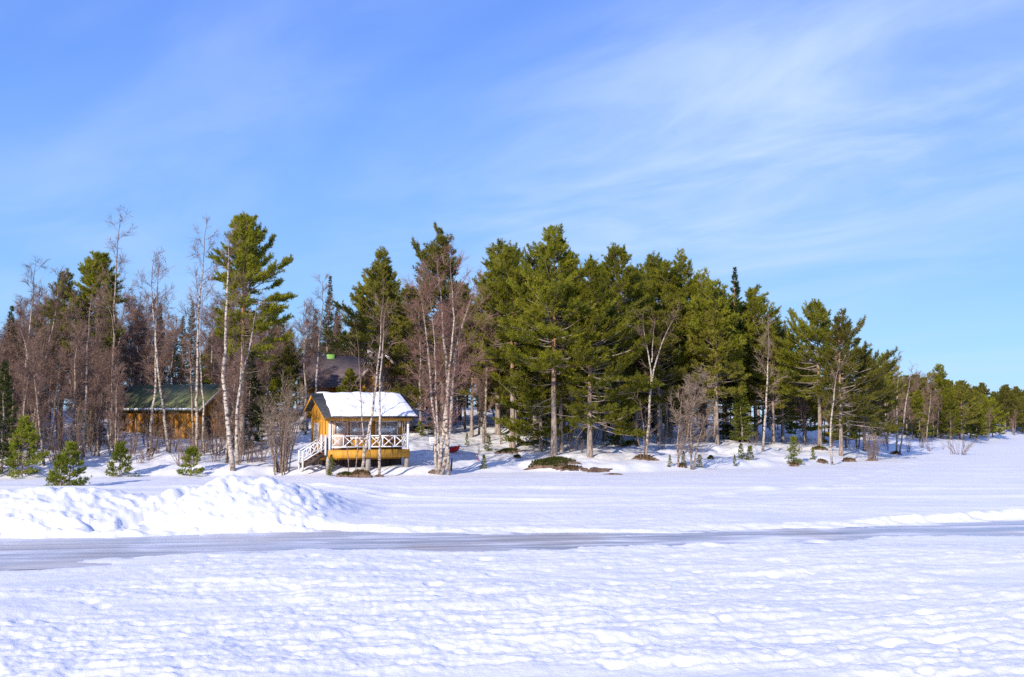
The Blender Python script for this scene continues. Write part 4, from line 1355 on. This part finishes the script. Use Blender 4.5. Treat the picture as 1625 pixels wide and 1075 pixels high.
birch_px(22, 'tall tan birches standing close before the brown house roof', [([(486, 668), (485, 600), (483, 540), (481, 480)], .10), ([(503, 668), (504, 619), (508, 560), (513, 500), (514, 445)], .11)], dens=1.0, Y=88, bark='birch')
birch_px(23, 'leaning bare birch by the willow clump at the right shore', [([(1383, 729), (1390, 700), (1402, 680), (1415, 664), (1428, 650)], .05)], dens=.6, bark='birch_g', twig='twig_t')
birch_px(24, 'dark-trunked slim tree beside the orange shed', [([(306, 716), (305, 660), (303, 600), (300, 520)], .09)], dens=.7, bark='birch_g')

# ------------------------------------------------------------------ prototypes for the wood behind
P_pine = [gen_pine(300 + i, H, cb, 2.5, dens=.6, tuft_n=5, blade=(.34, .095), needle='needle' if i % 2 else 'needle_d', dead=5) for i, (H, cb) in enumerate([(13, .36), (14, .46), (12, .32), (10, .14)])]
P_spr = [gen_spruce(320 + i, H, R) for i, (H, R) in enumerate([(12, 1.7), (10, 1.5)])]
P_bir = [rand_birch(340 + i, H, n, dens=.92, tw=.018, start=.27, bark=('birch_g', 'birch', 'birch_g')[i % 3]) for i, (H, n) in enumerate([(11, 1), (12, 2), (10, 2), (11.5, 1), (9, 3)])]
rng = random.Random(8)
CORR = [at_depth(676, 660, 92)[:2], at_depth(470, 680, 86)[:2], at_depth(475, 665, 95)[:2], at_depth(672, 680, 82)[:2], at_depth(500, 660, 93)[:2], at_depth(440, 690, 80)[:2]]
HOUSES = [((-9.2, 72.8), 5.0), ((-27, 87), 6.6), ((-14.5, 104), 8.0)]


def free(x, y, r):
    if any((x - a) ** 2 + (y - b) ** 2 < r * r for a, b in placed): return False
    if any((x - h[0]) ** 2 + (y - h[1]) ** 2 < q * q for h, q in HOUSES): return False
    if any((x - a) ** 2 + (y - b) ** 2 < 2.6 ** 2 for a, b in CORR): return False
    return True


ZONES = [(-9e9, 'in the wood left of the orange shed'), (185, 'in the wood behind the orange shed'), (350, 'in the wood behind the great round-topped pine'), (475, 'in the wood behind the brown roofed house'),
         (640, 'in the wood uphill of the reddish birch clump'), (770, 'in the dark wood behind the tallest pine'), (960, 'in the dark wood behind the forked white birch'), (1080, 'in the dark wood behind the slender spruce'),
         (1250, 'in the wood behind the ragged pine'), (1390, 'in the low wood behind the pair of slim birches')]
LOOK = {'pine': ['open-crowned pine', 'long-trunked pine', 'full-crowned pine', 'low-boughed pine'], 'spruce': ['tall dark spruce', 'dark narrow spruce'],
        'birch': ['single grey birch', 'twin-stemmed white birch', 'twin-stemmed grey birch', 'slim grey birch', 'three-stemmed grey birch']}


def scatter(n, dmin, dmax, xmin, xmax, mix, r, smin, smax):
    k = tries = 0
    while k < n and tries < 40:
        tries += 1
        m = 400
        X = np.array([rng.uniform(xmin, xmax) for _ in range(m)]); Y = np.array([rng.uniform(60, 205) for _ in range(m)])
        Dd = shore_d(X, Y); Z = ground_z(X, Y)
        for x, y, d, z in zip(X, Y, Dd, Z):
            if k >= n: break
            if not (dmin < d < dmax) or not free(x, y, r): continue
            pxx = W_PX / 2 + x / y * F_PX
            # keep the shed wall, the cabin and the house in view
            if 190 < pxx < 350 and y < 90 and d < 24 and rng.random() < .86: continue
            if 430 < pxx < 668 and y < 110: continue
            if 668 <= pxx < 760 and d < 16: continue
            if pxx < -330 or pxx > 1950: continue
            placed.append((x, y))
            q = rng.random()
            kind = 'pine' if q < mix[0] else 'spruce' if q < mix[0] + mix[1] else 'birch'
            pl = {'pine': P_pine, 'spruce': P_spr, 'birch': P_bir}[kind]
            pi = rng.randrange(len(pl)); ps = pl[pi]; look = LOOK[kind][pi]; scl = rng.uniform(smin, smax)
            look = ('outer ' if d < 11 else 'inner ' if d < 24 else 'rearmost ') + ('shorter ' if scl < (smin + smax) / 2 else 'taller ') + look.replace('tall ', '')
            zone = [zn for p0, zn in ZONES if pxx >= p0][-1]
            plant(kind + '_tree', ps, look + ' ' + zone, kind + ' tree', (x, y, z - .05), rng.uniform(0, 6.28), scl, kind + ' trees ' + zone)
            k += 1


scatter(92, 4, 26, -60, -13, (.0, .0, 1.0), 1.0, .62, .92)
scatter(56, 18, 46, -66, -8, (.0, .04, .96), 1.3, .78, 1.0)
scatter(26, 30, 52, -68, -8, (.15, .35, .5), 1.8, .75, .95)
scatter(44, 9, 28, -1, 30, (.78, .16, .06), 1.5, .75, 1.0)
scatter(34, 26, 50, -10, 40, (.72, .25, .03), 1.7, .85, 1.05)
scatter(24, 12, 34, -8, 4, (.4, .15, .45), 1.6, .75, 1.0)
scatter(48, 4, 28, 28, 66, (.50, .08, .42), 1.3, .5, .78)
scatter(34, 24, 70, -22, 8, (.6, .25, .15), 1.7, .85, 1.05)
scatter(46, 26, 64, -50, -16, (.0, .22, .78), 1.3, .85, 1.0)
scatter(20, 2, 14, 44, 68, (.1, .0, .9), 1.0, .5, .75)
scatter(84, 46, 84, -85, 30, (.0, 1.0, .0), 1.7, .75, 1.0)
# a few trees close around the house
for px, Yd, kind, k, scl, lab in ((553, 95, 'pine', 3, .52, 'small olive pine before the house between its roof and wing'), (572, 96, 'birch', 4, .6, 'bare birch before the wing of the brown roofed house'), (628, 92, 'birch', 2, .75, 'bare brown birch right of the house wing'),
                                  (650, 94, 'birch', 1, .8, 'bare birch with twin stems uphill of the log steps'), (640, 98, 'birch', 4, .9, 'low many-stemmed birch beside the house wing'), (538, 112, 'spruce', 1, .85, 'dark spruce top showing over the brown roof'),
                                  (580, 116, 'pine', 0, .8, 'pine showing over the house wing'), (466, 98, 'birch', 2, .8, 'bare birch clump at the left end of the brown roof'), (640, 90, 'birch', 2, .5, 'low bare birch thicket behind the cabin roof'),
                                  (455, 96, 'pine', 2, .62, 'olive pine left of the brown roofed house'), (430, 88, 'pine', 3, .6, 'low bushy pine between shed and cabin'), (412, 92, 'birch', 0, .9, 'bare birch between the shed gable and the house'), (600, 93, 'birch', 4, .72, 'three-stemmed birch close before the house gable'), (615, 95, 'birch', 2, .8, 'twin-stemmed birch before the right slope of the house gable')):
    p = at_depth(px, 660, Yd)
    placed.append((p[0], p[1]))
    plant(kind + '_tree', {'pine': P_pine, 'spruce': P_spr, 'birch': P_bir}[kind][k], lab, kind + ' tree', (p[0], p[1], gz(p[0], p[1]) - .05), px * .1, scl, 'trees around the house')

# far shore wood
rng = random.Random(21)
far = 0
while far < 190:
    X = np.array([rng.uniform(50, 200) for _ in range(500)]); Y = np.array([rng.uniform(100, 330) for _ in range(500)])
    Dd = shore_d(X, Y); Z = ground_z(X, Y)
    for x, y, d, z in zip(X, Y, Dd, Z):
        if far >= 190: break
        if not (0.8 < d < 24) or not .34 < x / y < .57 or not free(x, y, 1.5): continue
        placed.append((x, y)); far += 1
        bir = d < 8 and rng.random() < .4
        ps = rng.choice([P_bir[0], P_bir[2], P_bir[3]] if bir else P_pine[2:])
        front = ('first row of the ' if d < 7 else 'middle of the ' if d < 15 else 'depths of the ')
        plant('birch_tree' if bir else 'pine_tree', ps, 'bare birch at the foot of the far shore wood' if bir else ('full-crowned' if ps is P_pine[2] else 'low-boughed') + ' far pine in the ' + front + 'wood across the bay', 'birch tree' if bir else 'pine tree', (x, y, z - .05), rng.uniform(0, 6.28),
              rng.uniform(.42, .55) if bir else rng.uniform(.58, .74), 'far shore birches' if bir else 'far shore pines')

# ------------------------------------------------------------------ single conifers with a place of their own
x, y = base_at(1168, 700); z = gz(x, y)
plant('spruce_tree', gen_spruce(401, tree_h(427, x, y, z), 2.4, blade=(.24, .06), dens=1.2), 'slender grey green spruce taller than the pines beside it', 'spruce tree', (x, y, z))
x, y = base_at(1178, 702); z = gz(x, y)
plant('spruce_tree', gen_spruce(402, tree_h(575, x, y, z), 1.15, 'needle_y'), 'fresh green young spruce below the slender spruce', 'spruce tree', (x, y, z))
x, y = base_at(2, 752); z = gz(x, y)
plant('spruce_tree', gen_spruce(403, tree_h(575, x, y, z), 1.7), 'dark green spruce at the edge of the snow heap behind the bushy young pine', 'spruce tree', (x, y, z))
x, y = base_at(146, 708); z = gz(x, y)
plant('spruce_tree', gen_spruce(404, tree_h(585, x, y, z), 1.3), 'half grown spruce among the bare birches left of the shed', 'spruce tree', (x, y, z))
x, y = base_at(520, 668, 106); z = gz(x, y)
plant('spruce_tree', gen_spruce(405, tree_h(440, x, y, z), 1.5), 'tall dark spruce behind the brown roofed house', 'spruce tree', (x, y, z))
x, y = base_at(395, 712); z = gz(x, y)
plant('spruce_tree', gen_spruce(406, tree_h(560, x, y, z), 1.8), 'dark spruce under the great round-topped pine', 'spruce tree', (x, y, z))

YOUNG = [(35, 758, 668, 1.15, 'bushy young pine on the snow at the forest edge by the dark spruce'), (110, 772, 708, .75, 'double young pine sunk in the snow heap'), (96, 774, 730, .5, 'low young pine touching the double young pine'),
         (190, 758, 708, .62, 'pointed young pine left of the double birch'), (303, 756, 714, .55, 'small bright young pine before the tall white birch')]
for i, (px, py, ty, R, lab) in enumerate(YOUNG):
    x, y = base_at(px, py); z = gz(x, y); H = tree_h(ty, x, y, z)
    plant('young_pine', gen_pine(420 + i, H, .10, R, dens=1.8, blade=(.17, .042), needle='needle_y', dead=0, r0=.035, tuft_n=8, prof=lambda t: (1 - t) ** 1.0 + .06), lab, 'young pine', (x, y, z - .05))
P_seed = [gen_spruce(440 + i, H, R, 'needle_y', 1.0, (.11, .03), 5, .1) for i, (H, R) in enumerate([(1.7, .42), (1.2, .35), (.8, .28)])]
SEED = [(525, 757, 722, 'thin seedling spruce beside the cabin stairs'), (1260, 738, 693, 'small pale spruce on a brown tuft on the right bank'), (668, 692, 668, 'green seedling spruce uphill from the cabin'),
        (741, 708, 688, 'seedling spruce uphill of the red sled'), (768, 745, 722, 'tiny pale spruce by the small red stake'), (1110, 742, 722, 'tiny spruce at the foot of the twiggy thicket'),
        (1166, 740, 722, 'leaning tiny spruce on a brown clod'), (1176, 728, 704, 'small thin spruce below the young spruce'), (1190, 732, 708, 'small thin spruce nearest the slim white birch'), (1063, 742, 722, 'tiny spruce between the forked birch and the thicket'),
        (775, 716, 690, 'thin dark seedling spruce under the pines'), (684, 690, 670, 'low seedling spruce by the notice board'), (1085, 740, 716, 'yellowish little spruce on a brown tuft by the thicket'), (1290, 730, 712, 'tiny spruce below the broad pine')]
for i, (px, py, ty, lab) in enumerate(SEED):
    x, y = base_at(px, py); z = gz(x, y); H = tree_h(ty, x, y, z)
    k = i % 3
    plant('spruce_seedling', P_seed[k], lab, 'seedling', (x, y, z - .04), i * 1.3, max(.4, H) / (1.7, 1.2, .8)[k], 'seedling spruces along the bank')

# ------------------------------------------------------------------ shrubs and brushwood
x, y = base_at(444, 752); z = gz(x, y)
plant('willow_shrub', gen_shrub(460, tree_h(600, x, y, z), 26, 2.0, dens=1.0), 'large bare willow clump with many upright stems left of the cabin stairs', 'shrub', (x, y, z))
x, y = base_at(1385, 731); z = gz(x, y)
plant('willow_shrub', gen_shrub(461, 2.6, 20, 1.3), 'bare willow clump with dark base at the right shore', 'shrub', (x, y, z))
x, y = base_at(1521, 722); z = gz(x, y)
plant('willow_shrub', gen_shrub(462, 2.2, 16, 2.4, dens=.8), 'spreading bare bush alone at the tip of the snowy shore', 'shrub', (x, y, z))
P_br = [gen_shrub(470 + i, h, n, s, dens=.8) for i, (h, n, s) in enumerate([(2.2, 9, 1.2), (1.5, 7, .9), (3.0, 8, 1.3)])]
rng = random.Random(33)
for px in list(range(2, 430, 6)) + list(range(775, 1400, 21)) + [760, 1195, 1240, 1270, 1365, 1400, 1412, 1445, 1460, 1480, 1500]:
    if px < 430:
        py = rng.uniform(698, 742)
    elif px < 1300:
        py = rng.uniform(692, 722)
    else:
        py = rng.uniform(706, 718)
    x, y = base_at(px + rng.uniform(-5, 5), py)
    if not free(x, y, .3): continue
    if px > 770 and px < 1400 and rng.random() < .3: continue
    bi = rng.randrange(3)
    zone = ('in front of the wood left of the shed' if px < 185 else 'before the orange shed' if px < 345 else 'between the shed and the willow clump' if px < 430 else 'under the shore pines' if px < 1000 else 'around the forked birch and the thicket' if px < 1150 else 'on the right bank under the broad pines' if px < 1380 else 'at the point of the shore')
    plant('bare_sapling', P_br[bi], ('bushy bare sapling ', 'low bare sapling ', 'lanky bare sapling ')[bi] + zone, 'sapling', (x, y, gz(x, y) - .05), rng.uniform(0, 6.28), rng.uniform(.6, 1.25) if px < 430 else rng.uniform(.3, .75), 'bare brushwood under the trees')


# ------------------------------------------------------------------ heath cushions and bare earth where the snow has melted
def heath(seed, px, py, wpx, hgt, kind, label, name='heath_patch', depth=.55):
    x, y = base_at(px, py); z = gz(x, y)
    rx = wpx / 2 / F_PX * y; ry = max(rx * depth, .25)
    rg = np.random.default_rng(seed)
    root = thing(name, label, 'heath' if kind != 'soil' else 'bare earth', (x, y, z), 0, 'melted patches along the bank')
    na, nr = 40, 8
    V = [(0, 0, gz(x, y) - z + hgt)]; Q = []; T = []
    lob = [(rg.uniform(.06, .22), k, rg.uniform(0, 6.28)) for k in (2, 3, 5, 7)]
    P, D = [], []
    for j in range(1, nr + 1):
        t = j / nr
        for i in range(na):
            a = i * 6.2832 / na
            rr = 1 + sum(m * math.cos(k * a + p) for m, k, p in lob)
            xx = rx * rr * t * math.cos(a); yy = ry * rr * t * math.sin(a)
            h = hgt * (1 - t ** 2.2) * (1 + .5 * float(vn(np.array([xx * 5]), np.array([yy * 5]), seed)[0])) - (.10 if j == nr else 0)
            V.append((xx, yy, h + .015))
    V = np.array(V); V[1:, 2] += ground_z(V[1:, 0] + x, V[1:, 1] + y) - z
    for i in range(na): T.append((0, 1 + i, 1 + (i + 1) % na))
    for j in range(nr - 1):
        for i in range(na):
            a = 1 + j * na; Q.append((a + i, a + na + i, a + na + (i + 1) % na, a + (i + 1) % na))
    link('soil', mesh_np('soil', V, T, Q, [M['soil']], True), root)
    if kind != 'soil':
        n = int(min(2600, 230 * rx * ry * 3.14) * (1 if kind == 'green' else .6)) + 40
        idx = rg.integers(0, 1 + (nr - 2) * na, n)
        P = V[idx] + rg.normal(0, 1, (n, 3)) * [rx * .05, ry * .05, .012]
        b = MB(); b.blades(P, np.tile([0, -.1, 1.0], (n, 1)), 7, .13, .04, .6, rg)
        link('foliage', b.mesh('heath_foliage', [M['heath'] if kind == 'green' else M['heath_b']]), root)


HEATH = [(806, 719, 40, .22, 'green', 'green heath cushion beside the slim grey pine trunk'), (833, 708, 28, .2, 'green', 'dark green heath cushion behind the slim grey pine trunk'), (821, 727, 12, .15, 'green', 'small round heath tuft below the green cushion'),
         (878, 736, 78, .28, 'green', 'wide green and brown heath mat at the tallest pine'), (906, 745, 38, .1, 'brown', 'brown bare earth tongue below the wide heath mat'), (948, 748, 48, .12, 'soil', 'long brown earth patch below the bushy pine'),
         (974, 754, 30, .08, 'soil', 'narrow earth strip at the ice edge below the bushy pine'), (928, 747, 14, .08, 'soil', 'small brown earth spot between two larger patches'), (1022, 729, 36, .2, 'brown', 'yellowish tuft at the foot of the forked white birch'),
         (548, 758, 26, .22, 'green', 'bright green cushion at the cabin front'), (574, 759, 44, .35, 'brown', 'dark tuft around the birches before the cabin'), (602, 757, 20, .12, 'soil', 'small brown earth spot right of the cabin birches'),
         (688, 751, 15, .25, 'soil', 'brown earth lump at the foot of the reddish birch clump'), (1128, 729, 10, .18, 'green', 'little round green tuft on the snow right of the thicket'), (1260, 740, 15, .22, 'brown', 'brown tuft carrying the small pale spruce'),
         (1300, 713, 24, .15, 'green', 'flat green heath cushion under the broad pine'), (1305, 735, 20, .2, 'brown', 'dark heath lump by the crooked slim birch'), (1347, 734, 26, .22, 'brown', 'dark heath lump right of the ragged pine'),
         (1384, 733, 18, .2, 'soil', 'earth lump under the bare willow clump'), (1422, 722, 18, .18, 'brown', 'brown tuft below the pair of slim birches'), (241, 718, 16, .2, 'brown', 'brown tuft at the foot of the curved double birch'),
         (1000, 706, 34, .2, 'green', 'dark heath cushion in the shade of the pines'), (1083, 741, 12, .18, 'brown', 'brown tuft beside the yellowish little spruce'), (854, 704, 30, .15, 'green', 'shaded heath around the pine behind the tallest pine'), (1170, 700, 40, .15, 'green', 'heath strip under the slender spruce')]
for i, h in enumerate(HEATH):
    heath(500 + i, *h)

# ------------------------------------------------------------------ small things around the cabin
# notice board on a dark post
x, y = base_at(690, 717); z = gz(x, y)
t = thing('notice_board', 'pale notice board on a dark post between cabin and birch clump', 'sign', (x, y, z), math.radians(10))
sub(t, 'post', M['darkwood'], lambda b: b.tube([(0, .12, -.4), (0, .12, 1.0), (.01, .12, 2.3)], [.13, .125, .12], 9))
bd = sub(t, 'board', M['board'], lambda b: b.bar((-.42, -.04, .72), (.42, -.04, .80), .05, .62))
for k in range(3):
    sub(bd, 'text_line', M['ink'], lambda b: b.bar((-.3, -.068, .90 - k * .17), (.3 - .08 * k, -.068, .955 - k * .17), .004, .05))
# red sled and stake
x, y = base_at(722, 721); z = gz(x, y)
t = thing('sled', 'red plastic sled lying tipped on the snow behind the birch clump', 'sled', (x, y, z + .02), math.radians(25))


def sled(b):
    n = 9; V = []
    for lay in (0, .02):
        for i in range(n):
            s_ = i / (n - 1)
            zc = .04 + .32 * max(0, s_ - .7) ** 1.5 * 3
            for yy, dz in ((-.25, .16), (-.22, .02), (.22, .02), (.25, .16)):
                V.append((-.42 + .84 * s_, yy * (1 - .25 * max(0, s_ - .6)), zc + dz + lay))
    Q = []
    for L in range(2):
        o = L * n * 4
        for i in range(n - 1):
            for j in range(3):
                q = (o + i * 4 + j, o + i * 4 + j + 1, o + i * 4 + 5 + j, o + i * 4 + 4 + j)
                Q.append(q if L else q[::-1])
    m_ = n * 4
    for i in range(n - 1):
        Q.append((i * 4, i * 4 + 4, m_ + i * 4 + 4, m_ + i * 4)); Q.append((i * 4 + 7, i * 4 + 3, m_ + i * 4 + 3, m_ + i * 4 + 7))
    b.add(V, None, Q)


sh = sub(t, 'shell', M['red'], sled)
sub(t, 'rim', M['red'], lambda b: (b.bar((-.43, -.255, .22), (.2, -.255, .22), .04, .03), b.bar((-.43, .255, .22), (.2, .255, .22), .04, .03), b.bar((-.43, -.255, .22), (-.43, .255, .22), .04, .03)))
sub(t, 'rope', M['darkwood'], lambda b: b.tube([(.42, -.1, .3), (.6, -.15, .1), (.75, 0, .03), (.6, .15, .1), (.42, .1, .3)], [.012] * 5, 5))
t.rotation_euler = (math.radians(-38), math.radians(-8), math.radians(20))
t.location.z += .18
x, y = base_at(759, 732); z = gz(x, y)
t = thing('marker_stake', 'small leaning red stake stuck in the snow', 'stake', (x, y, z))
sub(t, 'stick', M['red'], lambda b: b.tube([(.02, 0, -.2), (-.02, 0, .1), (-.10, 0, .36)], [.035, .035, .03], 6))
sub(t, 'tip', M['frame'], lambda b: b.tube([(-.10, 0, .36), (-.12, 0, .42)], [.031, .01], 6))
# broken stump in front of the clump
x, y = base_at(716, 748); z = gz(x, y)
t = thing('broken_stump', 'short broken stump beside the reddish birch clump', 'stump', (x, y, z))
sub(t, 'stem', M['birch_g'], lambda b: b.tube([(0, 0, -.2), (0, 0, .25), (.04, 0, .72)], [.09, .075, .06], 8))
sub(t, 'splinter', M['deadwood'], lambda b: (b.prisms([(.04, 0, .70), (.07, .02, .70), (.01, -.02, .70)], [(.08, 0, .86), (.10, .02, .80), (.0, -.02, .78)], .03, .005)))
# log steps up the slope right of the cabin
x, y = base_at(656, 688); z = gz(x, y)
t = thing('log_steps', 'dark snow-dusted log steps climbing the slope right of the cabin', 'steps', (x, y, z))
for k in range(6):
    yy = k * 1.5
    zz = gz(x, y + yy) - z
    sub(t, 'step_log', M['darkwood'], lambda b: b.tube([(-.8, yy, zz + .05), (0, yy, zz + .06), (.8, yy, zz + .05)], [.08, .09, .08], 8))
# grey crate in the snow left of the cabin
x, y = base_at(482, 683); z = gz(x, y)
t = thing('wooden_crate', 'small grey wooden crate standing in the snow left of the cabin', 'crate', (x, y, z), .3)
for k in range(4):
    sub(t, 'slat', M['grey'], lambda b: (b.box(-.38, .38, -.30, -.27, -.15 + k * .24, .07 + k * .24)))
    sub(t, 'slat', M['grey'], lambda b: (b.box(-.38, -.35, -.265, .3, -.15 + k * .24, .07 + k * .24), b.box(.35, .38, -.265, .3, -.15 + k * .24, .07 + k * .24)))
sub(t, 'lid', M['grey'], lambda b: b.box(-.40, .40, -.32, .32, .80, .84))
sub(t, 'back', M['grey'], lambda b: b.box(-.349, .349, .27, .3, -.15, .79))
